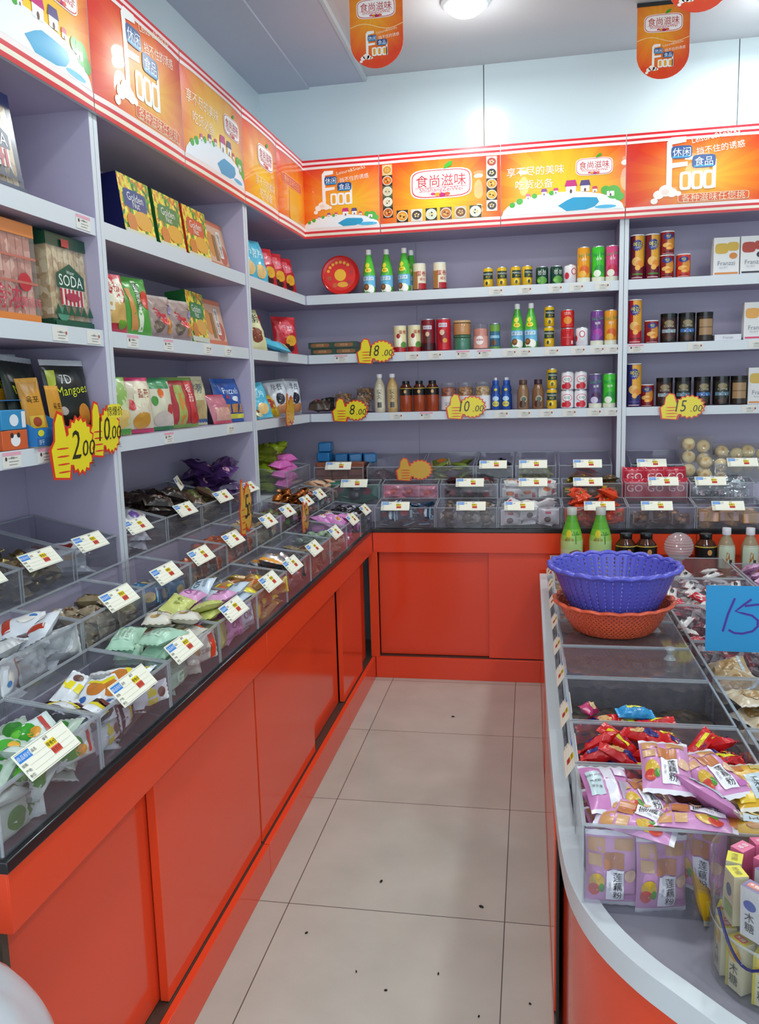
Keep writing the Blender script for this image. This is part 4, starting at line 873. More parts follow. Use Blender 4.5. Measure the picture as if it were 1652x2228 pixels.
COCO = [(0, 0), (.029, 0), (.031, .004), (.0315, .030, '#4FA83A|g'), (.0315, .086, '#6FB8DC|g'), (.031, .096, '#5FB848|g'), (.028, .122, '#52B83E|g'), (.021, .155, '#58B840|g'), (.0145, .182, '#4CB03A|g'), (.0128, .192, '#4CB03A|g')]
coco = revolve('coconut_drink_bottle', COCO, '#4FA83A|g', [('d', .004, .020, .030, .022, '#EDEFE2'), ('d', -.012, .030, .015, .016, '#7A4A26'), ('d', -.010, .032, .008, .008, '#A8743E'), ('d', .016, .018, .016, .018, '#F4F2E4'), ('r', -.028, .062, .028, .080, '#D8ECF4'), ('t', '椰子汁', 0, .071, .016, '#2A6AA0'), ('d', .0, .112, .018, .012, '#E8D83A'), ('t', '果汁', 0, .112, .010, '#C83A2A'), ('d', -.004, .136, .012, .012, '#E4D83C')], (.190, .215, .0135, '#E6E8E4|g'))
for x, s, y, lb in ((.324, 1, .05, 'green coconut drink bottle next to the round red tin on the top shelf'), (.412, 1, .07, 'second green coconut drink bottle from the red tin, top shelf'), (.504, 1, .06, 'third green coconut drink bottle from the red tin, top shelf'), (.527, 1, .14, 'green coconut drink bottle hidden behind the third one on the top shelf'),
                    (1.067, 2, .06, 'left of the two coconut drink bottles on the middle back shelf'), (1.134, 2, .05, 'right of the two coconut drink bottles on the middle back shelf')):
    put(coco, FB, x, s, y, lb, 'bottle', .25*sin(x*9), group='coconut drink bottles')
# round red tin standing on edge
b = MB(); R0 = .095
b.lathe([(0, -.028), (R0-.004, -.028), (R0, -.024), (R0, .022), (R0+.003, .022), (R0+.003, .030), (R0-.002, .034), (R0-.006, .031), (0, .031)], '#C8201C|g', 40)
mp = top(.031); b.disc(0, 0, .078, .078, '#D82A20|g', mp, .0006, 32, 2); b.disc(0, .0, .030, .030, '#E8B020', mp, .0012, 24, 2); b.disc(.012, -.048, .028, .014, '#E0A020', mp, .0012, 14, 1)
for a in range(7): b.disc(.064*cos(.9+a*.32), .064*sin(.9+a*.32), .008, .008, '#E8A828', mp, .0012, 8, 1)
for a, c in ((3.4, '#B8481A'), (4.2, '#C8581E'), (.2, '#B8181A'), (5.6, '#B8181A')): b.disc(.058*cos(a), .058*sin(a), .012, .012, c, mp, .0012, 10, 1)
o = b.build('round_biscuit_tin'); place(o, FB, .169, .085, LV[1]+.0995, .12, pi/2-.06); tag(o, 'round red biscuit tin with yellow print standing on edge, top back shelf', 'tin')
# wafer tubes
waf = can('wafer_roll_tube', .135, .033, '#E6DCC0', [('r', -.045, .012, -.008, .095, '#B07A3E'), ('r', -.040, .012, -.030, .098, '#C99A5A'), ('r', -.004, .0, .050, .038, '#A8202A'), ('t', '蛋卷', .012, .085, .026, '#C8202A'), ('t', '威化', .018, .058, .016, '#C8202A'), ('r', -.05, .0, .05, .010, '#5A1A1A')], lid='#E8E4DA|g', lidname='lid', neck=1.0)
for x, s, y, lb in ((.579, 1, .07, 'cream wafer roll tube right beside the coconut bottles, top shelf'), (.682, 1, .07, 'cream wafer roll tube standing alone on the top back shelf')): put(waf, FB, x, s, y, lb, 'tube', .1, group='wafer tubes')
waf2 = can('wafer_roll_tube', .132, .033, '#E4D8A8', [('d', -.006, .055, .016, .030, '#F2EBD0'), ('d', -.008, .080, .010, .012, '#A8202A'), ('r', -.06, .0, .06, .026, '#A8242A'), ('d', .020, .036, .016, .016, '#5A8A3A'), ('t', '蛋卷', .014, .100, .020, '#B8202A')], lid='#E8E4DA|g', lidname='lid', neck=1.0)
for x, lb in ((.476, 'left of two pale yellow wafer tubes on the middle back shelf'), (.551, 'right of two pale yellow wafer tubes on the middle back shelf')): put(waf2, FB, x, 2, .05, lb, 'tube', .15, group='wafer tubes')
rt1 = can('snack_tube', .158, .036, '#7A1420', [('r', -.022, .108, .022, .126, '#D8D4E0'), ('t', '老北京', 0, .117, .013, '#7A1420'), ('d', .0, .070, .018, .026, '#5A2A20'), ('d', .0, .084, .010, .012, '#D8B090'), ('r', -.05, .006, .05, .040, '#3A0A12')], lid='can_metal', lidname='lid', neck=.98)
rt2 = can('snack_tube', .158, .037, '#C01A2A', [('r', -.022, .116, .022, .136, '#D8D4E0'), ('t', '老北京', 0, .126, .013, '#A81422'), ('d', .0, .070, .020, .030, '#8A1A22'), ('d', -.004, .090, .012, .014, '#E0C0A0'), ('d', .010, .050, .012, .012, '#D89030')], lid='can_metal', lidname='lid', neck=.98)
put(rt1, FB, .622, 2, .05, 'dark maroon snack tube on the middle back shelf', 'tube'); put(rt2, FB, .700, 2, .05, 'bright red snack tube beside the maroon tube on middle back shelf', 'tube')
# small yellow cans
yel = can('yellow_drink_can', .098, .025, '#D8AE1A|g', [('r', -.028, .042, .028, .078, '#1E3A2E'), ('t', 'MANGO', 0, .066, .013, '#E0E4D8'), ('t', '果汁', 0, .052, .012, '#D8C040'), ('d', -.004, .026, .013, .012, '#E8C83A'), ('d', -.006, .022, .006, .009, '#3A3A1A')])
for i, x in enumerate((.924, .991, 1.059, 1.115)): put(yel, FB, x, 1, .075, 'short yellow drink can on the top back shelf, %s from the red tin' % TH[i], 'can', .2*i, group='yellow cans on the top shelf')
for s, y in ((2, .05), (3, .05)):
    for k in range(2): put(yel, FB, 1.222 if s == 2 else 1.236, s, y, '%s of two stacked yellow drink cans on the %s back shelf' % (['lower', 'upper'][k], {2: 'middle', 3: 'lowest'}[s]), 'can', .3*k, z=.0985*k, group='stacked yellow cans')
grn = can('dark_green_drink_can', .088, .030, '#14402E|g', [('d', .0, .022, .026, .018, '#5A9A3A'), ('t', '봉봉', 0, .058, .024, '#E8ECE0'), ('d', -.016, .020, .008, .008, '#8ABA5A')])
put(grn, FB, 1.187, 1, .07, 'left of two short dark green drink cans, top back shelf', 'can', group='green cans'); put(grn, FB, 1.256, 1, .07, 'right of two short dark green drink cans, top back shelf', 'can', .3, group='green cans')
wht = can('white_drink_can', .088, .030, '#E2DEE0|g', [('d', .018, .056, .014, .016, '#C81E34'), ('d', .018, .056, .010, .012, '#EEE8E8'), ('d', -.018, .036, .012, .016, '#C8283A')])
put(wht, FB, 1.322, 1, .06, 'short white and red drink can on the top back shelf', 'can'); put(wht, FB, 1.379, 2, .045, 'short white drink can beside the red cans on middle back shelf', 'can', -.6)
tom = can('tomato_drink_can', .089, .031, '#E4E0E2|g', [('d', 0, .052, .026, .018, '#D4304A'), ('d', 0, .052, .023, .015, '#F2EEF0'), ('t', '사랑', 0, .052, .018, '#1E8A4A'), ('d', .002, .020, .018, .016, '#C82030'), ('d', -.018, .018, .010, .012, '#C82030')])
for k, (x, z) in enumerate(((1.312, 0), (1.376, 0), (1.312, .0895), (1.376, .0895))): put(tom, FB, x, 3, .055, 'white and red drink can, %s of the block of four on lowest back shelf' % ['lower left', 'lower right', 'upper left', 'upper right'][k], 'can', .15 if k % 2 else -.1, z=z, group='block of four cans')
red1 = can('red_drink_can', .087, .032, '#C8241E|g', [('d', 0, .036, .020, .018, '#E08A2A'), ('t', '饮料', 0, .068, .016, '#F0D0C0')]); red2 = can('red_drink_can', .087, .032, '#B81A22|g', [('r', -.03, .040, .02, .044, '#D85048'), ('r', .018, .010, .028, .026, '#D8D0C8')])
put(red2, FB, 1.310, 2, .045, 'lower red can of the stack on the middle back shelf', 'can'); put(red1, FB, 1.310, 2, .045, 'upper red can with orange fruit of the stack on the middle back shelf', 'can', z=.0875)
def tall(body, c1, c2, txt): return can('tall_drink_can', .165, .031, body+'|g', [('r', -.05, .0, .05, .022, '#D8D8C0'), ('d', 0, .056, .024, .022, c1), ('d', -.010, .038, .018, .016, c2), ('t', 'Sac Sac', 0, .128, .022, '#3AA86A' if body != '#3CB82E' else '#2A8A5A', .12), ('t', txt, -.002, .104, .013, '#EEF0E4', .1)])
tO = tall('#DE921E', '#D8601E', '#E8B040', '橙汁'); tG = tall('#3CB82E', '#2A9A3A', '#E6ECD8', '椰果'); tP = tall('#D24A7A', '#C83050', '#E8E4D0', '荔枝'); tV = tall('#6A3A82', '#A83A9A', '#8A4AA0', '葡萄'); tV2 = tall('#5A4A7A', '#4A2A52', '#C8C0D8', '紫薯')
for o, x, s, lb in ((tO, 1.385, 1, 'tall orange juice can on the top back shelf'), (tG, 1.453, 1, 'tall green juice can on the top back shelf'), (tP, 1.516, 1, 'tall pink juice can beside the white upright on the top shelf'), (tV, 1.450, 2, 'tall purple juice can on the middle back shelf'), (tO, 1.515, 2, 'tall orange juice can beside the white upright on the middle shelf'), (tV2, 1.446, 3, 'tall greyish purple juice can on the lowest back shelf'), (tG, 1.512, 3, 'tall green juice can beside the white upright on the lowest shelf')):
    put(o, FB, x, s, .045, lb, 'can', .1)
gb = can('blue_green_drink_can', .125, .026, '#3A6E8A|g', [('r', -.03, .085, .03, .118, '#6E9A3A'), ('r', -.026, .052, .026, .066, '#7AB4D0'), ('t', '椰汁', 0, .059, .012, '#E0ECF0'), ('d', -.004, .030, .014, .014, '#6A4428'), ('r', -.03, .0, .03, .012, '#5A8A3A')])
put(gb, FB, .957, 2, .05, 'slim blue and green drink can between the pink jar and coconut bottles', 'can')
# crisp tubes
def crisp(name, h, r, body, low): return can(name, h, r, body, [('r', -.012, h*.30, .055, h*.97, '#D89A2A') if h > .15 else ('d', .012, h*.5, .02, h*.3, '#C8842A'), ('d', -.002, h*.76, .024, h*.125, '#20307E'), ('t', '예감', -.002, h*.78, h*.11, '#E8E03A'), ('t', 'CHIPS', -.002, h*.705, h*.045, '#D8D8E8'), ('d', -.006, h*.40, .022, h*.10, '#E0B060'), ('d', .010, h*.34, .018, h*.085, '#D8842A'), ('d', .0, h*.26, .012, h*.06, '#E8A848'), ('r', -.024, h*.10, .024, h*.135, low), ('r', -.028, h*.03, .022, h*.05, '#D8A8B0')], lid='#ECEAE6|g', lidname='lid', neck=1.0)
cm = crisp('tall_crisp_tube', .206, .0325, '#6A1024', '#4A7A2E'); cs = crisp('short_crisp_tube', .107, .032, '#8A161C', '#5A1A1A'); co = crisp('short_crisp_tube', .107, .0325, '#C8321E', '#8A1A1A'); cr = crisp('tall_crisp_tube', .208, .031, '#B81A28', '#7A1020'); ci = crisp('tall_crisp_tube', .208, .034, '#2A2660', '#4A3A8A')
put(cm, FB, 1.632, 1, .045, 'tall maroon crisp tube next to the white upright on the top shelf', 'tube', group='maroon tall tubes'); put(cm, FB, 1.700, 1, .045, 'second tall maroon crisp tube on the top back shelf', 'tube', .15, group='maroon tall tubes')
put(cs, FB, 1.768, 1, .045, 'lower of two stacked short maroon crisp tubes on the top shelf', 'tube'); put(cs, FB, 1.768, 1, .045, 'upper of two stacked short maroon crisp tubes on the top shelf', 'tube', .1, z=.1075); put(co, FB, 1.842, 1, .045, 'short orange-red crisp tube on the top back shelf', 'tube')
put(cr, FB, 1.627, 2, .042, 'tall red crisp tube next to the white upright on the middle shelf', 'tube'); put(cs, FB, 1.704, 2, .042, 'short maroon crisp tube beside the coffee jars on the middle shelf', 'tube', .1); put(ci, FB, 1.628, 3, .045, 'tall indigo crisp tube next to the white upright on the lowest shelf', 'tube'); put(cs, FB, 1.692, 3, .06, 'short maroon crisp tube beside the coffee jars on the lowest shelf', 'tube', -.1)
# coffee jars
def cof(k, lab): return can('coffee_jar', .136, .038, '#1E1410', [('r', -.034, .030, .034, .108, lab), ('d', 0, .092, .022, .012, '#8A7A58'), ('t', 'COFFEE', 0, .076, .013, '#D8CCA8'), ('r', -.034, .046, .034, .062, k), ('p', [(-.03, .046), (.0, .064), (.012, .056), (.03, .046)], '#C8D0D4'), ('d', 0, .022, .02, .010, '#4A2A1A')], lid='#0E0C0C|g', lidname='lid', lidh=.018, neck=1.0)
c1 = cof('#8A9AA0', '#3E1A18'); c2 = cof('#3A6AA8', '#2A2622'); c3 = cof('#5A7A8A', '#262A22'); c4 = can('coffee_jar', .136, .037, '#2A1E16', [('r', -.034, .030, .034, .104, '#A07E58'), ('r', -.034, .064, .034, .068, '#6E5236')], lid='#0E0C0C|g', lidname='lid', lidh=.018, neck=1.0)
for o, x, s, lb in ((c1, 1.784, 2, 'dark coffee jar with maroon label on the middle back shelf'), (c2, 1.866, 2, 'dark coffee jar with blue label band on the middle back shelf'), (c4, 1.947, 2, 'dark jar with plain brown label on the middle back shelf'), (c1, 1.771, 3, 'dark coffee jar with maroon label on the lowest back shelf'), (c3, 1.856, 3, 'dark jar with grey-green label behind the 15.00 price burst'), (c2, 1.944, 3, 'dark coffee jar with blue label band on the lowest back shelf'), (c3, 2.030, 3, 'dark jar with grey-green label right of the blue-band jar'), (c4, 2.110, 3, 'dark jar with plain brown label on the lowest back shelf')):
    put(o, FB, x, s, .05, lb, 'jar', .1*sin(x*20))
# white biscuit boxes
def fbox(c1, c2): return carton('biscuit_box', .114, .05, .172, '#DDDCDA|p', [('d', -.022, .122, .030, .024, c1, 3.5), ('d', .028, .130, .026, .020, c1, 3.5), ('d', .030, .088, .018, .014, c2), ('t', 'Franzzi', .0, .056, .028, '#7A7C84'), ('t', '夹心饼干', -.012, .036, .010, '#A0A0A8'), ('r', -.052, .006, .052, .014, c2)])
fA = fbox('#C8A436', '#C87A2A'); fB = fbox('#A83A28', '#2A2A30'); fC = fbox('#D89A3A', '#C8305A')
put(fA, FB, 2.030, 1, .055, 'white biscuit box with yellow biscuits on the top back shelf', 'box', .05); put(fB, FB, 2.149, 1, .055, 'white biscuit box with red biscuits on the top back shelf', 'box', .05); put(fC, FB, 2.176, 2, .055, 'white biscuit box with round golden biscuits on the middle back shelf', 'box'); put(fA, FB, 2.205, 3, .055, 'white biscuit box at the far end of the lowest back shelf', 'box')
o = carton('flat_white_box', .118, .10, .028, '#D4D6DA|p', [('t', 'Franzzi', .0, .014, .016, '#8A8E98')]); put(o, FB, 2.048, 2, .07, 'flat white box lying between the coffee jars and the biscuit box', 'box')
# flat green boxes, jars, nuts
gx = carton('flat_green_box', .255, .16, .031, '#2A4638', [('d', -.065, .016, .05, .010, '#8A5A38', 4), ('d', .060, .016, .05, .010, '#8A5A38', 4), ('t', '绿豆糕', -.065, .016, .014, '#C8A070'), ('t', '绿豆糕', .060, .016, .014, '#C8A070')])
put(gx, FB, .138, 2, .10, 'lower of two flat dark green boxes on the middle back shelf', 'box'); put(gx, FB, .125, 2, .10, 'upper of two flat dark green boxes on the middle back shelf', 'box', .02, z=.0325)
def jar(name, h, r, inner, label=None, lidk='can_metal', art=()):
    b = MB(); b.lathe([(0, 0), (r-.003, 0), (r, .004), (r, h-.014), (r*.94, h-.010), (r*.94, h-.004)], 'jar', 28)
    if label: b.rect(-.9*r*1.6, .006, .9*r*1.6, h*.52, label, cyl(r), .0006, 12, 1); draw(b, cyl(r), art, .0010)
    o = b.build(name); c = MB(); c.lathe([(0, .003), (r-.004, .003), (r-.003, h*.80), (r*.5, h*.84), (0, h*.85)], inner, 24); c.build('contents', o)
    c = MB(); c.lathe([(r*.95, h-.010), (r*.97, h-.002), (r*.95, h), (0, h)], lidk, 24); c.build('lid', o); return o
jo = jar('plastic_food_jar', .072, .047, '#C88A4A', None, '#C8A070|g', []); jg = jar('plastic_food_jar', .072, .047, '#2E7A5A', None, '#3A6A4A|g', [])
put(jg, FB, .793, 2, .055, 'green jar under the orange jar on the middle back shelf', 'jar'); put(jo, FB, .793, 2, .055, 'orange jar on top of the green jar on the middle back shelf', 'jar', z=.0725)
jp = jar('pink_candy_jar', .123, .038, '#D88878', '#D89A8A', 'jar', [('d', -.004, .044, .020, .022, '#EEE6E0'), ('t', '棒棒糖', -.004, .046, .012, '#C8203A')]); put(jp, FB, .887, 2, .05, 'clear jar of pink candy on the middle back shelf', 'jar')
for i, (x, k, lb) in enumerate(((.722, 'nuts_red', 'jar of reddish nuts with white scalloped label beside the amber bottles'), (.806, 'nuts_tan', 'jar of tan nuts behind the 10.00 price burst'), (.893, 'nuts_pale', 'jar of pale round nuts with white label beside the blue bottles'))):
    put(jar('nut_jar', .142, .040, k, '#DDDADA', 'jar', [('t', '坚果', 0, .036, .020, '#A8A0A0')]), FB, x, 3, .05, lb, 'jar')
# bottles
TEA = [(0, 0), (.026, 0), (.0285, .005), (.0285, .030), (.0275, .050), (.0285, .070), (.0285, .120), (.027, .135), (.018, .158), (.0125, .168), (.0125, .178)]
def tea(k): return revolve('milk_tea_bottle', TEA, k, [('r', -.030, .020, .030, .128, '#CFC6AE' if k != '#B8945E|g' else '#C0A472'), ('v', '炭仌', .002, .092, .026, '#3A2E20'), ('r', -.008, .024, .014, .052, '#4A4640')], (.176, .195, .0145, '#E2E0E4|g'))
t1, t2 = tea('#C8BEA4|g'), tea('#B8945E|g')
put(t1, FB, .363, 3, .05, 'pale milk tea bottle with white cap on the lowest back shelf', 'bottle'); put(t2, FB, .430, 3, .05, 'tan milk tea bottle with white cap beside the pale one', 'bottle')
AMB = [(0, 0), (.031, 0), (.033, .005), (.033, .086), (.033, .090), (.033, .118, '#14100E|g'), (.029, .126, '#3A1A10|g'), (.019, .138, '#4A2010|g'), (.017, .142, '#4A2010|g')]
amb = revolve('amber_drink_bottle', AMB, '#9A3E1C|g', [('r', -.05, .084, .05, .118, '#14110F'), ('r', -.05, .117, .05, .120, '#B89A2A'), ('d', 0, .102, .007, .009, '#D89A5A')], (.140, .156, .019, '#101010|g'))
for i, x in enumerate((.501, .570, .638)): put(amb, FB, x, 3, .05, '%s of three amber bottles with black labels on the lowest back shelf' % ['left', 'middle', 'right'][i], 'bottle', .05*i, group='amber bottles')
BLU = [(0, 0), (.021, 0), (.0235, .004), (.0235, .072), (.018, .084), (.021, .098), (.020, .112), (.013, .126), (.013, .130)]
blu = revolve('blue_childrens_drink_bottle', BLU, '#1E4A9A|g', [('d', 0, .030, .018, .014, '#D8C83A'), ('d', 0, .056, .016, .012, '#B8D0E4'), ('t', '뽀로로', 0, .030, .010, '#2A5AA8'), ('d', 0, .100, .009, .007, '#D8C83A')], (.126, .146, .014, '#2450A8|g'))
c = MB(); c.lathe([(.006, .146), (.007, .150), (.006, .160), (0, .161)], '#E4E8EE|g', 16); c.build('spout', blu)
for i, (x, y) in enumerate(((.960, .045), (1.010, .045), (.953, .11), (1.015, .11))): put(blu, FB, x, 3, y, 'small blue drink bottle on the lowest back shelf, %s' % ['front left', 'front right', 'rear left', 'rear right'][i], 'bottle', group='blue bottles')
CFB = [(0, 0), (.028, 0), (.030, .006), (.030, .078), (.027, .098), (.019, .116), (.0175, .124)]
for x, k, lb in ((1.095, '#8A6848|g', 'pale brown bottled coffee on the lowest back shelf'), (1.169, '#7E583A|g', 'darker bottled coffee with purple-brown cap on the lowest back shelf')):
    put(revolve('coffee_bottle', CFB, k, [('d', .004, .050, .017, .017, '#B8A088'), ('d', .004, .050, .011, .011, '#3A5A48'), ('d', -.002, .026, .016, .018, '#4A2A1A')], (.122, .146, .0195, '#5A3E30|g' if x < 1.1 else '#3A2028|g')), FB, x, 3, .05, lb, 'bottle')
# loose nut bags on the lowest shelf
nb1 = packet('nut_bag', .115, .085, .050, '#4A3A30', '#6A5A50', [('r', -.03, .012, .035, .030, '#B82A3A')], seed=51, crumple=.35)
o = use(nb1); place(o, FB, .035, .06, LV[3]+.040, .1, .5); tag(o, 'dark nut bag with red label in the corner of the lowest shelf', 'bag of nuts')
nb2 = packet('nut_bag', .10, .09, .055, 'film', 'film', [], seed=52, crumple=.35); c = MB(); pillow(c, .085, .075, .045, 'nuts_mix', 'nuts_mix', .05, 10, 8, .3, 53); c.build('contents', nb2); nb3 = packet('nut_bag', .11, .085, .055, '#2E2A26', '#4A4642', [], seed=54, crumple=.35)
for o, x, y, z, lb in ((nb3, .085, .12, .045, 'dark nut bag lying behind the red-label bag, lowest shelf'), (nb2, .165, .07, .07, 'clear bag of mixed nuts above the 8.00 price burst'), (nb2, .265, .06, .045, 'clear bag of nuts behind the 8.00 price burst'), (nb2, .275, .10, .095, 'clear nut bag topmost of the pile beside the milk tea bottles'), (nb3, .215, .14, .04, 'dark nut bag at the rear behind the clear bags')):
    o = use(o); place(o, FB, x, y, LV[3]+z, .2, .9); tag(o, lb, 'bag of nuts')

# long wall, corner wing: standing bags
ks = dict(crumple=.22)
cy = stand_bag('cyan_snack_bag', .15, .20, .05, '#4FB0CC', '#5FBAD4', [('t', '薯片', 0, .03, .045, '#D8F0F6'), ('d', .01, -.05, .04, .032, '#E0B878')], 61, **ks); rdb = stand_bag('red_snack_bag', .15, .185, .05, '#B8202A', '#C82A34', [('d', 0, .035, .050, .030, '#D85A68'), ('t', '虾条', 0, .035, .032, '#F0D0D4'), ('d', .02, -.028, .036, .026, '#D8A030'), ('d', -.01, -.066, .05, .022, '#3A1210')], 62, **ks)
crb = stand_bag('cream_snack_bag', .16, .19, .05, '#D4D0A0', '#C8C490', [('t', '小酥', 0, .045, .045, '#3A3A30'), ('d', .0, -.03, .04, .035, '#7A3A24')], 63, **ks); wtb = stand_bag('white_biscuit_bag', .13, .185, .045, '#D4D8DE', '#8A8E96', [('t', '早餐', 0, .05, .036, '#5A5E6A'), ('d', .0, -.01, .026, .030, '#2A2A34'), ('d', .01, -.06, .05, .026, '#B87A4A')], 64, **ks); yeb = stand_bag('yellow_snack_bag', .13, .12, .04, '#C8A81E', '#B8981A', [('d', 0, 0, .036, .030, '#A83A24'), ('d', .02, -.02, .02, .02, '#E0D040')], 65, **ks)
hts = {}
for nm, h in (('cy', .20), ('rd', .185), ('cr', .19), ('wt', .185), ('ye', .12)): hts[nm] = h
def sb(o, h, F, x, s, y, lb, rz=0.0, lean=.25, ry=0.0, z=0.0, group=None, sc=1.0, cat='snack bag'):
    o = use(o); place(o, F, x, y, LV[s]+.002+z+h*sc/2*cos(lean), -rz, pi/2-lean, ry, sc); tag(o, lb, cat, group)
    if 'h' in o: del o['h']
sb(cy, .20, FL, -.68, 1, .08, 'cyan snack bag by the upright, corner wing of top shelf', .3); sb(cy, .20, FL, -.535, 1, .08, 'second cyan snack bag, corner wing of top shelf', .3)
for x, lb in ((-.40, 'red snack bag next to the cyan bags on the top shelf'), (-.25, 'middle red snack bag in the corner of the top shelf'), (-.09, 'red snack bag deepest in the corner of the top shelf')): sb(rdb, .185, FL, x, 1, .085, lb, .45, .22, group='red bags top shelf')
sb(crb, .19, FL, -.63, 2, .075, 'cream snack bag by the upright, corner wing of middle shelf', .2, .3, -.1); sb(rdb, .185, FL, -.42, 2, .15, 'red snack bag at the rear, corner wing of middle shelf', .5); sb(rdb, .185, FL, -.16, 2, .07, 'upright red snack bag in the corner of the middle shelf', .6, .12)
o = use(cy); place(o, FL, -.42, .06, LV[2]+.035, .2, .35); tag(o, 'cyan snack bag lying down in front of the red bag', 'snack bag')
sb(cy, .20, FL, -.60, 3, .075, 'cyan snack bag by the upright, corner wing of lowest shelf', .3, .35, -.25, sc=.85); sb(yeb, .12, FL, -.43, 3, .08, 'yellow snack bag slumped behind the edge-on price burst', .2, .5); sb(wtb, .185, FL, -.26, 3, .09, 'white biscuit bag leaning over in the corner wing, lowest shelf', .3, .3, -.3); sb(wtb, .185, FL, -.06, 3, .075, 'upright white biscuit bag deepest in the corner, lowest shelf', .4, .12, .06)
o = use(crb); place(o, FL, -.70, .07, LV[3]+.04, .2, .5, 0, .6); tag(o, 'cream snack bag lying against the upright on the lowest corner shelf', 'snack bag')

# long wall, middle bay
def mango(side, band): return carton('mango_snack_box', .205, .075, .188, 'fruit_print', [('d', -.005, .118, .075, .030, band, 6), ('t', 'Golden', -.005, .126, .036, '#E8E8E0'), ('t', 'Nut', -.005, .104, .030, '#E8E8E0'), ('d', .03, .060, .06, .030, '#D8A030'), ('d', -.05, .045, .03, .03, '#C8782A'), ('r', -.10, .004, .10, .022, '#C8CCB8')], side, '#C8C830')
mB, mG, mR = mango('#14184A', '#2A3A7A'), mango('#1E5A2A', '#2E7A3A'), mango('#B8301E', '#C8502A')
def lean_box(o, F, x, s, y, lb, rz=.0, lean=.12, cat='box', z=0.0):
    o = use(o); place(o, F, x, y, LV[s]+.002+z, rz, -lean); tag(o, lb, cat)
lean_box(mB, FL, -1.665, 1, .085, 'mango snack box with dark blue side on the top long shelf'); lean_box(mG, FL, -1.432, 1, .085, 'mango snack box with green side and band on the top long shelf'); lean_box(mR, FL, -1.205, 1, .085, 'mango snack box with red side on the top long shelf')
def opk(): return carton('orange_rice_cracker_pack', .205, .05, .185, '#C8704A', [('r', -.098, .02, .098, .165, '#CFA488'), ('d', -.05, .09, .04, .05, '#C8843A'), ('d', .05, .06, .04, .04, '#B8604A'), ('r', .018, .045, .052, .150, '#E4DED2'), ('v', '仙贝仙贝', .035, .098, .024, '#2A2420'), ('r', -.03, .03, .0, .13, '#8A6A3A')], '#D8602A')
ok = opk(); lean_box(ok, FL, -.985, 1, .08, 'orange rice cracker pack leaning on the top long shelf', lean=.2, cat='pack'); lean_box(ok, FL, -1.005, 2, .10, 'orange rice cracker pack leaning on the middle long shelf', lean=.2, cat='pack')
lean_box(mG, FL, -1.222, 2, .095, 'mango snack box with green band on the middle long shelf', .1)
veg = [('d', -.01, .052, .040, .045, '#E0D8BC'), ('t', '番茄', -.01, .060, .030, '#B8302A'), ('d', 0, -.045, .05, .030, '#C8923A'), ('d', .03, -.06, .022, .018, '#B8303A')]
v1 = stand_bag('vegetable_crisp_bag', .13, .175, .05, '#C23040', '#C84A58', [('d', 0, .03, .055, .055, '#E4DCC4', 3), ('t', '番茄', 0, .045, .032, '#B8302A'), ('r', -.05, -.06, .05, .0, '#CDA45E'), ('d', .03, -.062, .02, .014, '#6A9A2E')], 71); v2 = stand_bag('vegetable_crisp_bag', .16, .185, .05, '#4E9A3A', '#5AA848', [('r', .0, -.08, .02, .08, '#D0D8C0'), ('v', '蔬菜脆', .01, .03, .030, '#2A4A2A'), ('d', .045, .02, .022, .03, '#C83A2A'), ('p', [(-.05, .05), (-.03, .05), (.0, -.085), (-.03, -.085)], '#C88A4A')], 72)
v3 = stand_bag('clear_biscuit_bag', .15, .145, .055, '#A89088', '#B8A8A0', [('d', -.03, .01, .018, .02, '#B82A34'), ('d', 0, -.01, .018, .02, '#C83A3A'), ('d', .03, -.03, .022, .026, '#D08A30'), ('d', -.03, -.035, .025, .02, '#6A5A4A'), ('d', .035, .025, .018, .018, '#A89ABE')], 73, crumple=.4)
sb(v1, .175, FL, -1.885, 2, .06, 'red crisp bag with cream panel by the upright on the middle shelf', .25, .08); sb(v2, .185, FL, -1.725, 2, .07, 'green vegetable crisp bag on the middle long shelf', .2, .12); sb(v3, .145, FL, -1.555, 2, .07, 'left clear biscuit bag with red label on the middle long shelf', .2, .1); sb(v3, .145, FL, -1.395, 2, .07, 'right clear biscuit bag with red label on the middle long shelf', .2, .1); sb(v3, .145, FL, -1.50, 2, .19, 'dark clear biscuit bag lying at the rear of the middle shelf', .1, .3, z=.03)
w1 = stand_bag('vegetable_crisp_bag', .13, .175, .05, '#C8CCA0', '#7AA848', [('d', 0, .04, .05, .04, '#8AB05A'), ('d', 0, -.04, .05, .03, '#D8B868'), ('r', -.06, -.085, .06, -.07, '#4A9A3A')], 74); w2 = stand_bag('vegetable_crisp_bag', .15, .175, .05, '#D2C6AE', '#C83A6A', [('d', .01, .03, .04, .04, '#E4DCC0', 3), ('t', '番茄', .015, .035, .032, '#A8503A'), ('d', -.045, .0, .018, .018, '#B8303A'), ('d', .0, -.05, .045, .026, '#C8923A'), ('r', -.07, -.087, .07, -.075, '#C03A5A')], 75); w3 = stand_bag('vegetable_crisp_bag', .15, .175, .05, '#CDC8B0', '#2E7A4A', [('r', -.05, .05, .05, .085, '#3A8A5A'), ('d', .0, .035, .016, .016, '#D8682A'), ('d', -.04, .01, .016, .016, '#4A8A3A'), ('d', .04, -.02, .018, .018, '#B83A3A'), ('d', .0, -.05, .05, .025, '#C4B8AE')], 76)
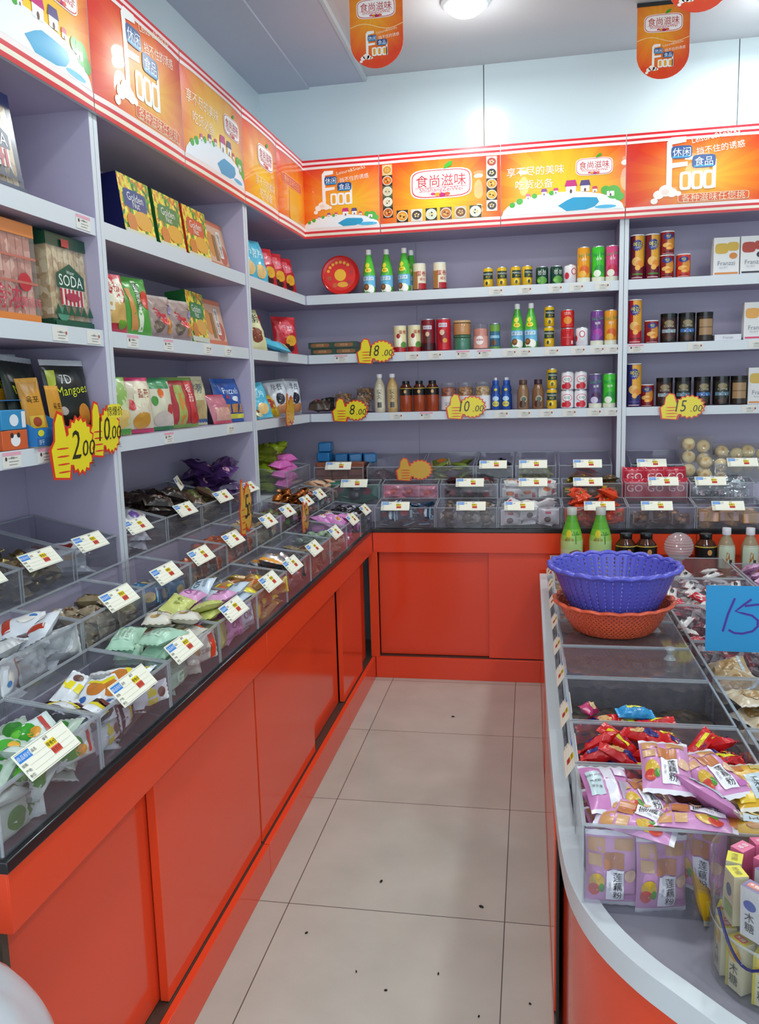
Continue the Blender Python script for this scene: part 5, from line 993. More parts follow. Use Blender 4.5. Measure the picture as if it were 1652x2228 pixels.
w4 = stand_bag('vegetable_stick_bag', .18, .18, .05, '#A8323A', '#7A9A4A', [('r', -.05, -.08, .0, .06, '#9AA85A'), ('p', [(-.03, .03), (.0, .03), (-.01, -.08), (-.04, -.08)], '#C8843A'), ('r', .02, -.06, .055, .07, '#C83A3A'), ('v', '番茄', .037, .03, .034, '#F0E0D8'), ('d', .05, -.06, .03, .02, '#B82A2A')], 77); w5 = stand_bag('cream_stick_bag', .15, .185, .05, '#C9C29A', '#D4D0B0', [('t', '牛蒡', .0, .045, .040, '#5A6A7A'), ('r', -.05, -.07, .05, .0, '#B09A6A'), ('r', -.07, -.088, .07, -.072, '#3A6AA0')], 78)
w6 = stand_bag('pink_pretzel_bag', .13, .12, .04, '#B86A7A', '#C84A5A', [('r', -.05, -.05, .05, .0, '#C8988A')], 79); w7 = stand_bag('blue_pretzel_bag', .19, .18, .05, '#1E4E9A', '#2A5AA8', [('t', 'Pretzels', 0, .035, .038, '#D8E0F0'), ('t', '椒盐', -.03, .010, .018, '#D84A3A'), ('d', .02, .0, .02, .012, '#C8CCD8'), ('r', -.07, -.055, -.02, -.02, '#B07A4A'), ('r', -.01, -.055, .03, -.02, '#B07A4A'), ('r', .04, -.055, .075, -.02, '#B07A4A'), ('r', -.085, -.078, .085, -.06, '#D8D040')], 80)
for o, h, x, y, lb, ln in ((w1, .175, -1.90, .06, 'pale green crisp bag by the upright on the lowest long shelf', .1), (w2, .175, -1.765, .06, 'cream crisp bag with pink top on the lowest long shelf', .1), (w3, .175, -1.605, .065, 'cream crisp bag with dark green top on the lowest long shelf', .1), (w4, .18, -1.415, .07, 'red and green vegetable stick bag on the lowest long shelf', .15), (w5, .185, -1.235, .10, 'cream stick bag with grey lettering on the lowest long shelf', .1), (w6, .12, -1.09, .06, 'small pink pretzel bag on the lowest long shelf', .35), (w7, .18, -.955, .075, 'blue pretzel bag beside the upright on the lowest long shelf', .2)):
    sb(o, h, FL, x, 3, y, lb, .2, ln)
for i, (o, x) in enumerate(((w2, -1.76), (w3, -1.60), (w4, -1.43), (w1, -1.88))): sb(o, .175, FL, x+.02, 3, .15, '%s crisp bag in the rear rank of the lowest long shelf' % ['pink-topped', 'green-topped', 'red', 'pale green'][i], .2, .1)

# long wall, nearest bay
def slab_pack(name, w, h, t, inner, art, film='film', ends=None):
    b = MB(); b.box(-w/2, -t/2, 0, w/2, t/2, h, film); draw(b, flat(-t/2), art, .0008); o = b.build(name, bevel=.006)
    c = MB(); n = 7
    for i in range(n): c.box(-w/2+.008+i*(w-.016)/n, -t/2+.006, .008, -w/2+.005+(i+1)*(w-.016)/n, t/2-.006, h-.012, inner)
    c.build('cracker_rows', o)
    if ends:
        c = MB(); c.box(-w/2-.0005, -t/2-.0005, h-.03, w/2+.0005, t/2+.0005, h+.001, ends); c.build('sealed_end', o)
        c = MB(); c.box(-w/2*.8, -.004, h+.001, w/2*.8, .004, h+.022, ends); c.build('top_fin', o)
        c = MB(); c.box(-w/2-.0005, -t/2-.0005, 0, w/2+.0005, t/2+.0005, .018, ends); c.build('sealed_end', o)
    return o
soda = lambda c: [('p', [(-.065, .10), (.065, .10), (.065, .135), (.0, .165), (-.065, .135)], c), ('t', 'SODA', 0, .120, .042, '#E4E8E0'), ('t', 'Water', 0, .142, .014, '#D8E0D8'), ('r', -.055, .055, .055, .099, '#D8D0C8')] + [('r', -.055+.0185*i, .056, -.046+.0185*i, .098, '#B82A34') for i in range(6)] + [('d', 0, .078, .035, .011, '#A8344A'), ('d', -.055, .03, .026, .018, '#4A8A70')] + [('p', [(-.09+.03*i, .03), (-.06+.03*i, .03), (-.075+.03*i, .058)], c) for i in range(6)] + [('r', -.035, .205, .0, .225, '#B83A3A'), ('r', -.095, .0, .095, .014, c)]
sp1 = slab_pack('soda_cracker_pack', .195, .235, .10, 'crackers', soda('#16513A'), ends='#1C4A36')
o = use(sp1); place(o, FL, -2.115, .085, LV[2]+.002, .0, -.03); tag(o, 'soda cracker pack with green label on the middle shelf, nearest bay', 'cracker pack')
sp2 = slab_pack('soda_cracker_pack', .19, .235, .09, 'crackers', soda('#1E2A4A'), ends='#2A3466')
o = use(sp2); place(o, FL, -2.375, .085, LV[1]+.002, .0, -.12); tag(o, 'soda cracker pack with dark blue label on the top shelf, nearest bay', 'cracker pack')
pc = slab_pack('peach_cracker_pack', .215, .235, .11, 'pinkcrackers', [('t', '特浓', -.02, .055, .062, '#B83048'), ('t', '水蜜桃味', .06, .048, .028, '#C85A6A'), ('d', .055, .095, .026, .022, '#B82A34'), ('r', -.106, .150, .106, .156, '#B86A5A'), ('r', -.106, .090, .106, .096, '#B86A5A')], ends='#D8803A')
b = MB(); b.text('FRESH', 0, 0, .024, '#C86A6A', lambda x, y, l: (-.1085-l, -.02, .17+x), ang=0); 
b = MB(); mp = lambda x, y, l: (-.1090, -y, .115+x); b.text('FRESH', .06, -.018, .030, '#C83A4A', mp); b.text('FRUIT CRACKER', -.01, .022, .026, '#C83A4A', mp); b.build('side_lettering', pc)
o = use(pc); place(o, FL, -2.375, .090, LV[2]+.002, .0, -.02); tag(o, 'pink peach cracker pack with orange ends on the middle shelf, nearest bay', 'cracker pack')
# lowest shelf of the nearest bay
mg = stand_bag('black_mango_bag', .17, .22, .045, '#161C16', '#C8CCD0', [('t', '7D', -.02, .055, .036, '#D8DCD8'), ('t', 'Mangoes', .0, .022, .036, '#C8D030', .1), ('d', .035, -.045, .024, .034, '#C8802A'), ('d', -.045, -.030, .014, .012, '#A8A098'), ('p', [(-.08, .08), (-.05, .08), (-.06, .04), (-.08, .03)], '#B8C03A')], 91, .1, .13); mg2 = stand_bag('black_mango_bag', .16, .20, .03, '#262E28', '#C4C8CE', [('t', 'Mangoes', .0, .02, .034, '#C8D030', .3)], 92, .1, .2)
sb(mg, .22, FL, -2.115, 3, .075, 'black dried mango bag with white top beside the 2.00 burst', .15, .12); sb(mg2, .20, FL, -2.235, 3, .13, 'dark mango bag tilted behind the black mango bag', .2, .2, .25, z=.03); sb(mg2, .20, FL, -2.25, 3, .19, 'dark mango bag at the rear of the nearest lowest shelf', .1, .1, -.1, z=.035)
sac = stand_bag('yellow_sachet', .06, .15, .016, '#C88A1E', '#D89A2A', [('t', '육포', 0, .02, .020, '#4A3010'), ('r', -.02, -.05, .02, -.02, '#D8B43A'), ('d', 0, -.035, .012, .012, '#A8401E')], 93, .1)
for i in range(7): sb(sac, .15, FL, -2.42+.032*i, 3, .15+.008*(i % 2), 'yellow sachet in the row behind the blue boxes, %s from camera' % ['nearest', 'second', 'third', 'fourth', 'fifth', 'sixth', 'seventh'][i], .35, .18, 0, .012, 'yellow sachet row', cat='sachet', sc=.9)
sb(sac, .15, FL, -2.20, 3, .06, 'yellow sachet standing in front of the mango bags', .1, .12, .08, 0, cat='sachet'); sb(sac, .15, FL, -2.262, 3, .085, 'orange-yellow sachet leaning beside the front yellow sachet', .2, .2, -.25, .015, cat='sachet', sc=1.05)
# opened display cartons
def tray(name, w, d, h, hb, c1, c2, art):
    b = MB(); t = .002
    b.box(-w/2, -d/2, 0, w/2, d/2, t, c2); b.box(-w/2, -d/2, t, w/2, -d/2+t, h, c1); b.box(-w/2, d/2-t, t, w/2, d/2, hb, c2, sides={'back': c1})
    for x in (-w/2, w/2-t): b.raw([(x, -d/2+t, t), (x+t, -d/2+t, t), (x+t, d/2-t, t), (x, d/2-t, t), (x, -d/2+t, h), (x+t, -d/2+t, h), (x+t, d/2-t, hb), (x, d/2-t, hb)], [(0,3,2,1),(4,5,6,7),(0,1,5,4),(1,2,6,5),(2,3,7,6),(3,0,4,7)], c1)
    b.box(-w/2, d/2-.002, hb-.001, w/2, d/2-.040, hb+.001, c1)
    draw(b, flat(-d/2), art, .0004); return b.build(name)
o = tray('blue_display_carton', .165, .13, .046, .115, '#2A78B8|p', '#8E8A78|p', [('r', -.08, .002, .08, .022, '#2A6AA8'), ('d', .045, .034, .030, .008, '#C8D0D8'), ('t', '饼干', -.06, .012, .014, '#D8E4F0'), ('d', -.06, .034, .016, .008, '#D8D840')])
place(o, FL, -2.315, .070, LV[3]+.001, .12); tag(o, 'opened blue display carton beside the stacked small boxes', 'carton')
bx1 = carton('panda_biscuit_box', .095, .11, .046, '#C85A2A', [('d', .0, .022, .018, .014, '#E4E4E4'), ('d', -.012, .034, .006, .006, '#2A2A30'), ('d', .012, .034, .006, .006, '#2A2A30')], topk='#C86A3A'); bx2 = carton('panda_biscuit_box', .095, .11, .046, '#2A86B8', [('d', .0, .022, .018, .014, '#D8E0E6'), ('r', .030, .004, .046, .042, '#D8DCE0')], topk='#3A90C0')
put(bx1, FL, -2.45, 3, .065, 'orange biscuit box at the bottom of the small stack, nearest bay', 'box'); put(bx2, FL, -2.452, 3, .065, 'blue biscuit box stacked on the orange biscuit box', 'box', .04, z=.047)
# ------------------------------------------------------------------ price bursts and shelf tags
def burst(txt, w, h, small=None, seed=0, faded=False, word=None):
    b = MB(); yl = '#E6D21E' if not faded else '#D0A030'; rd = '#D8341E'
    n = 18; cx, cy = .028*w/.17, 0
    def star(k, s): return [(cx+(w*.36*(1 if i % 2 == 0 else .86)*s)*cos(2*pi*i/(2*n)), cy+(h*.42*(1 if i % 2 == 0 else .86)*s)*sin(2*pi*i/(2*n))) for i in range(2*n)]
    def slab(pts, k, y0, y1):
        n_ = len(pts); b.raw([(x, y0, z) for x, z in pts]+[(x, y1, z) for x, z in pts], [tuple(range(n_)), tuple(range(n_, 2*n_))[::-1]]+[((i+1) % n_, i, n_+i, n_+(i+1) % n_) for i in range(n_)], k)
    slab(star(n, 1.12), rd, -.0008, .0008)
    hx = -w*.34
    fist = [(hx-.055*w/.17*.5, -h*.42), (hx+.03*w/.17, -h*.46), (hx+.045*w/.17, -h*.1), (hx+.030*w/.17, h*.12), (hx+.018*w/.17, h*.46), (hx+.0*w/.17, h*.50), (hx-.014*w/.17, h*.36), (hx-.018*w/.17, h*.10), (hx-.035*w/.17, -h*.02)]
    mid = (hx, -.03*h); big = [(mid[0]+(x-mid[0])*1.22, mid[1]+(z-mid[1])*1.08) for x, z in fist]
    slab(big, rd, -.0009, .0007)
    mp = flat(-.001); s = star(n, 1.0)
    b.raw([mp(cx, cy, .0004)]+[mp(x, z, .0004) for x, z in s], [(0, 1+i, 1+(i+1) % len(s)) for i in range(len(s))], yl)
    b.poly(fist, yl, mp, .0006)
    for i in range(4): b.disc(hx+.010*w/.17, -h*.36+h*.115*i, .026*w/.17, .0022, rd, mp, .001, 10, 1)
    if word: b.disc(cx+.03, h*.34, w*.27, h*.13, '#E8D83A', mp, .0008, 14, 1, 4); b.text(word, cx+.03, h*.34, h*.19, '#2A2018', mp, .0012)
    if txt:
        a, c = txt.split('.'); b.text(a, cx-.022*w/.17*len(a)*.8, .004, h*.62, '#2A2410', mp, .0012, shear=.18, sx=.8); b.text('.'+c, cx+.030*w/.17, -.008, h*.36, '#2A2410', mp, .0012, shear=.18)
        b.text('元', cx+.05*w/.17, -h*.30, h*.12, '#3A3010', mp, .0012)
    return b.build('price_burst')
def pb(txt, F, x, z, w, h, lb, y=-.012, rz=0, word=None, faded=False, ry=0):
    o = burst(txt, w, h, word=word, faded=faded); place(o, F, x, y, z, rz, 0, ry); tag(o, lb, 'price sign')
pb('18.00', FB, .362, 1.612, .175, .125, 'yellow thumbs-up price burst beside the flat green boxes, middle back shelf'); pb('8.00', FB, .219, 1.318, .170, .120, 'yellow thumbs-up price burst in front of the clear nut bags'); pb('10.00', FB, .816, 1.322, .178, .125, 'yellow thumbs-up price burst in front of the nut jars'); pb('15.00', FB, 1.849, 1.300, .185, .125, 'yellow thumbs-up price burst in front of the coffee jars')
pb('2.00', FL, -2.262, 1.298, .175, .170, 'largest yellow thumbs-up price burst, in the bay nearest the camera', -.022, -.03); pb('10.00', FL, -2.082, 1.330, .150, .150, 'yellow price burst with a black-lettered top, overlapping the nearest upright', -.012, 0, '惊爆价')
pb(None, FL, -.44, 1.335, .15, .15, 'yellow price burst seen almost edge-on in the corner wing', -.030, .06, None, True)
pb(None, CB, .19, 1.02, .165, .115, 'blurred orange-yellow price burst between back bins', .180, 0, None, True); pb('5.00', CL, -1.235, 1.035, .11, .19, 'yellow price burst standing edge-on beside the purple snack bags', .196, .0, None, True)
pb('5.00', CL, -.60, .905, .10, .13, 'yellow and pink price burst upright in the jade candy bin', .165, .0, None, True)
def shelf_tag(pink):
    b = MB(); b.box(-.034, -.0006, -.018, .034, .0006, .018, '#DDDAD2|p'); mp = flat(-.0006)
    if pink: b.rect(-.034, .010, .034, .018, '#DDA0B0|p', mp, .0004)
    b.disc(-.022 if pink else .026, .003, .004, .005, '#4A3A3A|p' if pink else '#A84A40|p', mp, .0005, 8, 1)
    for z, x0, x1 in ((.004, -.014, .020), (-.004, -.012, .024), (-.011, -.012, .018)): b.rect(x0, z-.0008, x1, z+.0008, '#8A8880|p', mp, .0004)
    b.text('零食' if pink else '饮料', .002, .0045, .007, '#6A6860|p', mp, .0005)
    return b.build('shelf_price_tag')
ST = {True: shelf_tag(True), False: shelf_tag(False)}
LVN = {1: 'top', 2: 'middle', 3: 'lowest'}
TAGS = [(FB, 1, [(.965, 0), (1.105, 0), (1.25, 0), (1.35, 0), (1.47, 0)], 'back shelf'), (FB, 2, [(.175, 1), (.545, 0), (.66, 0), (.80, 1), (.905, 1), (1.03, 0), (1.10, 0), (1.235, 0), (1.36, 0), (1.45, 0), (1.52, 0)], 'back shelf'), (FB, 2, [(1.63, 1), (1.90, 0), (2.17, 0)], 'shelf beyond the upright'),
        (FB, 3, [(.455, 0), (.61, 1), (.99, 0), (1.10, 0), (1.21, 0), (1.32, 0), (1.44, 0), (1.52, 0)], 'back shelf'), (FB, 3, [(2.15, 0)], 'shelf beyond the upright'), (FL, 1, [(-2.09, 1)], 'nearest long shelf'), (FL, 2, [(-2.24, 0), (-2.08, 0)], 'nearest long shelf'), (FL, 2, [(-1.86, 1), (-1.62, 1), (-1.30, 0), (-1.10, 0)], 'mango box bay shelf'), (FL, 3, [(-2.48, 1), (-2.345, 1)], 'nearest long shelf'), (FL, 3, [(-1.66, 1), (-1.12, 0)], 'mango box bay shelf')]
NTH = TH + ['eighth', 'ninth', 'tenth', 'eleventh']
for F, s, lst, nm in TAGS:
    for i, (x, p) in enumerate(lst):
        o = use(ST[bool(p)]); place(o, F, x, .0030, (ZS[s][0]+ZS[s][1])/2, 0); frm = 'from the corner' if F is FB else 'from camera'
        tag(o, 'small %s price tag on the %s %s edge, %s %s' % ('pink-topped' if p else 'white', LVN[s], nm, NTH[i], frm), 'price tag', 'shelf edge price tags')
# ------------------------------------------------------------------ centre island
OUT = [(.800, -.02), (.800, -1.0), (.800, -1.6), (.805, -2.15), (.812, -2.40), (.824, -2.505), (.855, -2.605), (.91, -2.695), (.966, -2.757), (1.02, -2.82), (1.10, -2.89), (1.22, -2.955), (1.36, -2.99), (1.55, -2.99), (1.75, -2.94), (1.95, -2.80), (2.08, -2.6), (2.12, -2.35), (2.12, -.02)]
def chaikin(p):
    r = [p[0]]
    for a, c in zip(p, p[1:]): r += [(a[0]*.75+c[0]*.25, a[1]*.75+c[1]*.25), (a[0]*.25+c[0]*.75, a[1]*.25+c[1]*.75)]
    return r + [p[-1]]
OUT = chaikin(chaikin(OUT))
def inset(p, d):
    n = len(p); r = []
    for i in range(n):
        a, c = Vector(p[i-1]), Vector(p[(i+1) % n]); q = Vector(p[i])
        e1, e2 = (q-a).normalized(), (c-q).normalized(); n1, n2 = Vector((-e1.y, e1.x)), Vector((-e2.y, e2.x))
        m = (n1+n2); m = m/max(.3, m.dot(n1)) if m.length > 1e-6 else n1
        r.append((q.x+m.x*d, q.y+m.y*d))
    return r
def prism(b, p, z0, z1, k, kt=None):
    n = len(p); b.raw([(x, y, z0) for x, y in p]+[(x, y, z1) for x, y in p], [tuple(range(n))[::-1], tuple(range(n, 2*n))]+[(i, (i+1) % n, n+(i+1) % n, n+i) for i in range(n)], [k, kt or k]+[k]*n)
isl = empty('island_counter', (1.4, -1.5, 0)); tag(isl, 'orange island counter with white rim and rounded front corner', 'counter')
def isub(b, name, par=None):
    b.v = [(x-1.4, y+1.5, z) for x, y, z in b.v]; o = b.build(name, isl); return o
b = MB(); prism(b, inset(OUT, .013), 0, .500, 'orange'); isub(b, 'curved_body')
b = MB(); A, Bn = OUT, inset(OUT, .034); n = len(A)
for p, q, z0, z1 in ((A, A, .500, .545), (A, Bn, .545, .545), (Bn, Bn, .545, .528), ):
    b.raw([(x, y, z0) for x, y in p]+[(x, y, z1) for x, y in q], [(i, (i+1) % n, n+(i+1) % n, n+i) for i in range(n)], 'white_edge')
b.raw([(x, y, .500) for x, y in A], [tuple(range(n))[::-1]], 'white_edge'); isub(b, 'rim')
b = MB(); prism(b, inset(OUT, .0335), .505, .530, 'tabletop'); isub(b, 'tabletop')
b = MB(); b.box(.8035, -2.32, 0, .812, -.03, .088, 'orange'); isub(b, 'kickboard')
b = MB(); b.box(.808, -2.30, .090, .8128, -.04, .492, 'dark'); b.box(.804, -2.30, .088, .812, -.04, .094, 'track'); isub(b, 'door_track')  # dark sheet paints the shaded gap between doors, above the track strip
for a, c in ((-2.26, -1.22), (-1.12, -.06)):
    b = MB(); b.box(.8045, a, .096, .8078, c, .490, 'orange'); isub(b, 'sliding_door')

Z0 = .531
def ibin(y0, y1, x0, x1, h, label, card=None, tilt=-.75):
    o = put_bin(CI, -(y0+y1)/2, x0, Z0, y1-y0-.003, x1-x0, h, h, label, None)
    if card is not None: price_card(o, card, -.006, h-.030, tilt, 0, .95)
    return o
def ilid(y0, y1, x0, x1, h, label, kx, ky):
    b = MB(); w, d = y1-y0-.008, x1-x0-.004; b.box(-w/2, -d/2, 0, w/2, d/2, .003, 'acrylic', sides={'left': 'acrylic_edge', 'right': 'acrylic_edge', 'front': 'acrylic_edge', 'back': 'acrylic_edge'})
    b.box(-w/2, -d/2, .003, -w/2+.006, d/2, .007, 'acrylic_edge')
    o = b.build('bin_lid'); place(o, CI, -(y0+y1)/2, (x0+x1)/2, Z0+h+.0008); tag(o, label, 'lid')
    c = MB(); c.lathe([(.016, 0), (.011, .006), (.007, .014), (.010, .022), (.014, .028), (.011, .033), (0, .034)], 'acrylic_edge', 18); k = c.build('lid_knob', o); k.location = (kx, ky, .003)
YB = [(-2.555, -2.325), (-2.320, -2.115), (-2.110, -1.832), (-1.828, -1.575), (-1.570, -1.315), (-1.310, -1.055), (-1.050, -.795), (-.790, -.535), (-.530, -.300)]
X0, X1, HH = .842, 1.188, .156
names = ['pink and yellow lotus root packs at the front of the island', 'red wafer candies behind the pink packs on the island', 'dark seeds with stray red candies on the island', 'dark seeds under the nearest clear lid on the island', 'dark seeds under the stacked baskets on the island', 'tan nuts just behind the stacked baskets on the island', 'tan nuts, seventh from the island front, aisle side', 'tan nuts, eighth from the island front, aisle side', 'tan nuts at the far aisle corner of the island']
for i, ((a, c), nm) in enumerate(zip(YB, names)):
    ibin(a, c, X0, X1, HH, 'clear bin of '+nm, None if i == 0 else 0.0, -.55)
for i in (3, 4, 5): ilid(*YB[i], X0, X1, HH, ['flat clear lid nearest the red candies on the island', 'flat clear lid under the stacked baskets', 'flat clear lid just behind the stacked baskets'][i-3], -.03, .105)
def loose(y0, y1, x0, x1, h, k, name, label, cat, seed):
    b = MB(); nx, ny = 26, 22; W, D = x1-x0-.012, y1-y0-.014
    f = lambda i, j: (x0+.006+W*i/nx, y0+.007+D*j/ny, Z0+.005+h*(1+.10*noise.noise(Vector((i*.30, j*.30, seed)))+.09*noise.noise(Vector((i*.9, j*.9, seed+4)))))
    b.raw([f(i, j) for j in range(ny+1) for i in range(nx+1)], [(j*(nx+1)+i, j*(nx+1)+i+1, (j+1)*(nx+1)+i+1, (j+1)*(nx+1)+i) for j in range(ny) for i in range(nx)], k)
    for edge in ([(i, 0) for i in range(nx+1)], [(nx, j) for j in range(ny+1)], [(i, ny) for i in range(nx, -1, -1)], [(0, j) for j in range(ny, -1, -1)]):
        tp = [f(*e) for e in edge]; bt = [(x, y, Z0+.0045) for x, y, z in tp]; m = len(tp)
        b.raw(bt+tp, [(q, q+1, m+q+1, m+q) for q in range(m-1)], k)
    o = b.build(name); tag(o, label, cat, None, 'stuff')
loose(*YB[3], X0, X1, .125, 'darkgoods', 'loose_seeds', 'dark loose seeds under the nearest clear lid', 'seeds', 1)
loose(*YB[4], X0, X1, .115, 'darkgoods', 'loose_seeds', 'dark loose seeds below the stacked baskets', 'seeds', 2)
loose(*YB[2], X0, X1, .078, 'darkgoods', 'loose_seeds', 'dark loose seeds beneath the stray red candies', 'seeds', 3)
for i in (5, 6, 7, 8): loose(*YB[i], X0, X1, .10, 'nuts_tan', 'loose_nuts', 'tan loose nuts, %s island bin from the front, aisle side' % ['sixth', 'seventh', 'eighth', 'ninth'][i-5], 'nuts', 4+i)

# lotus root packs
LR = [('r', -.040, .034, -.012, .056, '#C89058'), ('r', .004, .038, .036, .056, '#C08850'), ('r', -.040, .010, -.018, .030, '#CDA070'), ('r', -.014, .006, .020, .034, '#B8703C'), ('d', -.026, -.020, .013, .018, '#C8A030'), ('d', -.030, -.034, .010, .012, '#C03A2A'), ('d', -.018, -.030, .005, .009, '#4A8A2A'), ('r', -.010, -.052, .020, .004, '#E6E2E6'), ('d', .031, -.006, .010, .012, '#D8B090'), ('v', '莲藕粉', .009, -.024, .0165, '#201C24'), ('t', 'OU FEN', -.004, -.024, .005, '#8A8690', 1.57), ('r', .022, -.050, .040, -.040, '#B86AA8')]
pk1 = packet('lotus_root_pack', .088, .134, .030, '#C98BB8', '#DCD8DE', LR, axis='y', seal=.09, seed=201, crumple=.18)
pk2 = packet('lotus_root_pack', .088, .134, .030, '#C07AAE', '#D8D4DA', [('r', -.008, -.058, .012, .058, '#D8D4DC'), ('r', -.038, -.030, -.012, .036, '#B8C8CC'), ('t', '配料 产地', -.025, .022, .007, '#5A5A60'), ('t', '保质期', -.025, .006, .007, '#5A5A60'), ('t', '净含量', -.025, -.010, .007, '#5A5A60'), ('r', .016, -.04, .034, .004, '#A89AA8'), ('r', .014, .020, .036, .048, '#D8C8D8')], axis='y', seal=.09, seed=202, crumple=.2)
pk3 = packet('corn_pack', .088, .134, .030, '#D0A020', '#D4D0C4', [('r', -.040, .030, -.006, .054, '#C87A30'), ('r', .008, .034, .036, .054, '#C8B060'), ('r', -.012, -.046, .018, .020, '#B8C8D0'), ('v', '玉米糊', .003, -.013, .0165, '#26301E'), ('d', .030, -.004, .010, .014, '#E8C860'), ('r', -.040, -.052, -.014, -.026, '#D8B430'), ('d', -.027, .004, .010, .014, '#B87A30')], axis='y', seal=.09, seed=203, crumple=.18)
def ip(o, x, y, z, rz, rx, ry, lb, cat='packet', group=None, sc=1.0):
    o = use(o); place(o, CB, x, y, z, rz, rx, ry, sc); tag(o, lb, cat, group)
GP = 'packs in the front island bin'
ip(pk1, .890, -2.534, Z0+.072, 0, pi/2-.04, .03, 'pink lotus root pack standing at the left end behind the front bin wall', 'packet', GP)
ip(pk1, .972, -2.532, Z0+.066, 0, pi/2-.05, .22, 'pink lotus root pack standing tilted, second behind the front bin wall', 'packet', GP)
ip(pk1, 1.040, -2.524, Z0+.098, 0, pi/2-.1, -.65, 'pink lotus root pack leaning sideways high behind the front bin wall', 'packet', GP, .95)
ip(pk3, 1.045, -2.520, Z0+.040, .2, .9, .9, 'yellow corn pack lying low behind the front bin wall', 'packet', GP, .9); ip(pk3, 1.130, -2.526, Z0+.072, .1, pi/2-.15, -.2, 'yellow corn pack standing behind the clear tub', 'packet', GP)
for k in range(4):
    for i in range(2): ip((pk1, pk2)[(i+k) % 2], .905+.085*i, -2.425, Z0+.020+.033*k, .12*(i-.5)+.1*k, .08*(k-1), .08*(i-.5), 'pink lotus root pack buried in the front island bin', 'packet', 'buried pink packs')
for k in range(4): ip(pk3, 1.105+.006*k, -2.425, Z0+.020+.033*k, .15*k-.2, .06, -.05, 'yellow corn pack heaped beside the pink packs', 'packet', 'buried yellow packs')
ip(pk2, .893, -2.440, Z0+.166, .14, .18, .05, 'pink pack lying back side up at the aisle edge of the front bin')
ip(pk1, .948, -2.455, Z0+.158, .30, .10, .10, 'pink lotus root pack half under the topmost pack, showing a red tomato')
ip(pk1, .995, -2.410, Z0+.200, -.05, .30, .02, 'topmost pink lotus root pack in the middle of the front bin')
ip(pk1, 1.075, -2.405, Z0+.188, .42, .20, -.06, 'pink lotus root pack beside the topmost one, turned to the yellow packs')
ip(pk3, 1.145, -2.410, Z0+.172, .12, .16, -.06, 'topmost yellow corn pack in the front island bin')
ip(pk1, .935, -2.512, Z0+.150, 1.25, .05, -.15, 'pink pack lying across the front edge of the front bin'); ip(pk1, 1.025, -2.510, Z0+.156, 1.45, -.02, .12, 'pink pack lying flat at the front edge below the topmost pack'); ip(pk2, 1.062, -2.47, Z0+.172, .75, .15, .75, 'pink pack tipped on its side between pink and yellow packs')
ip(pk3, 1.125, -2.512, Z0+.150, 1.4, 0, .1, 'yellow corn pack at the front edge behind the clear tub')
ip(packet('corn_pack', .088, .134, .030, '#B8C8CC', '#C8D0D0', [('r', -.03, -.05, .03, .05, '#9AB4BC'), ('t', '配料表', 0, .02, .012, '#4A5A5E')], axis='y', seed=208), 1.205, -2.42, Z0+.176, -.25, .1, .25, 'pale blue-grey pack at the far edge of the front bin')

# red wafer candies
RCs = []
for i, art in enumerate(([('d', .010, .0, .020, .010, '#2A2470', 3), ('d', .018, -.003, .010, .006, '#D8B070'), ('r', -.034, -.010, -.012, -.003, '#E0D020'), ('t', 'Milk', -.012, .004, .012, '#E8D020')], [('r', -.030, -.008, .024, .0, '#E0D820'), ('t', 'NUT', .016, .006, .011, '#2A2470')], [('d', -.012, 0, .016, .010, '#D0A468'), ('d', .016, .002, .016, .010, '#2A2470', 3)])):
    RCs.append(packet('red_wafer_candy', .092, .034, .026, '#C81E22', '#D02A2C', art, seal=.13, seed=220+i, crumple=.3))
mgc = packet('magenta_wafer_candy', .085, .034, .026, '#A81A5A', '#B82A6A', [('d', 0, 0, .018, .012, '#D8B480')], seal=.13, seed=230, crumple=.3); blc = packet('blue_wafer_candy', .085, .034, .026, '#2A8AC0', '#3A9AD0', [('r', -.02, .004, .02, .012, '#D8D040'), ('t', 'Milk', 0, -.004, .012, '#D8E8F0')], seal=.13, seed=231, crumple=.3)
heap(CI, 2.218, X0+.006, Z0+.004, .185, .335, RCs, 2, 7, 4, .024, 'red wafer candy heaped in the second island bin', 'candy', 'red wafer candies', 301, .25, rzr=1.4)
heap(CI, 2.215, X0+.012, Z0+.100, .165, .325, RCs, 2, 6, 2, .026, 'red wafer candy on top of the heap in the second island bin', 'candy', 'red wafer candies on top', 302, .45, rzr=1.6, top_tilt=.6)
heap(CI, 2.070, X0+.010, Z0+.088, .055, .22, RCs+RCs+[mgc], 1, 6, 2, .026, 'red or magenta candy lying at the front of the dark seed bin', 'candy', 'stray candies on the seeds', 303, .5, rzr=1.6, top_tilt=.7)
ip(blc, .985, -2.06, Z0+.160, .2, .25, .1, 'blue wafer candy among the stray red candies on dark seeds', 'candy'); ip(mgc, .885, -2.06, Z0+.165, 1.1, .5, .3, 'magenta candy standing up among the stray red candies', 'candy')

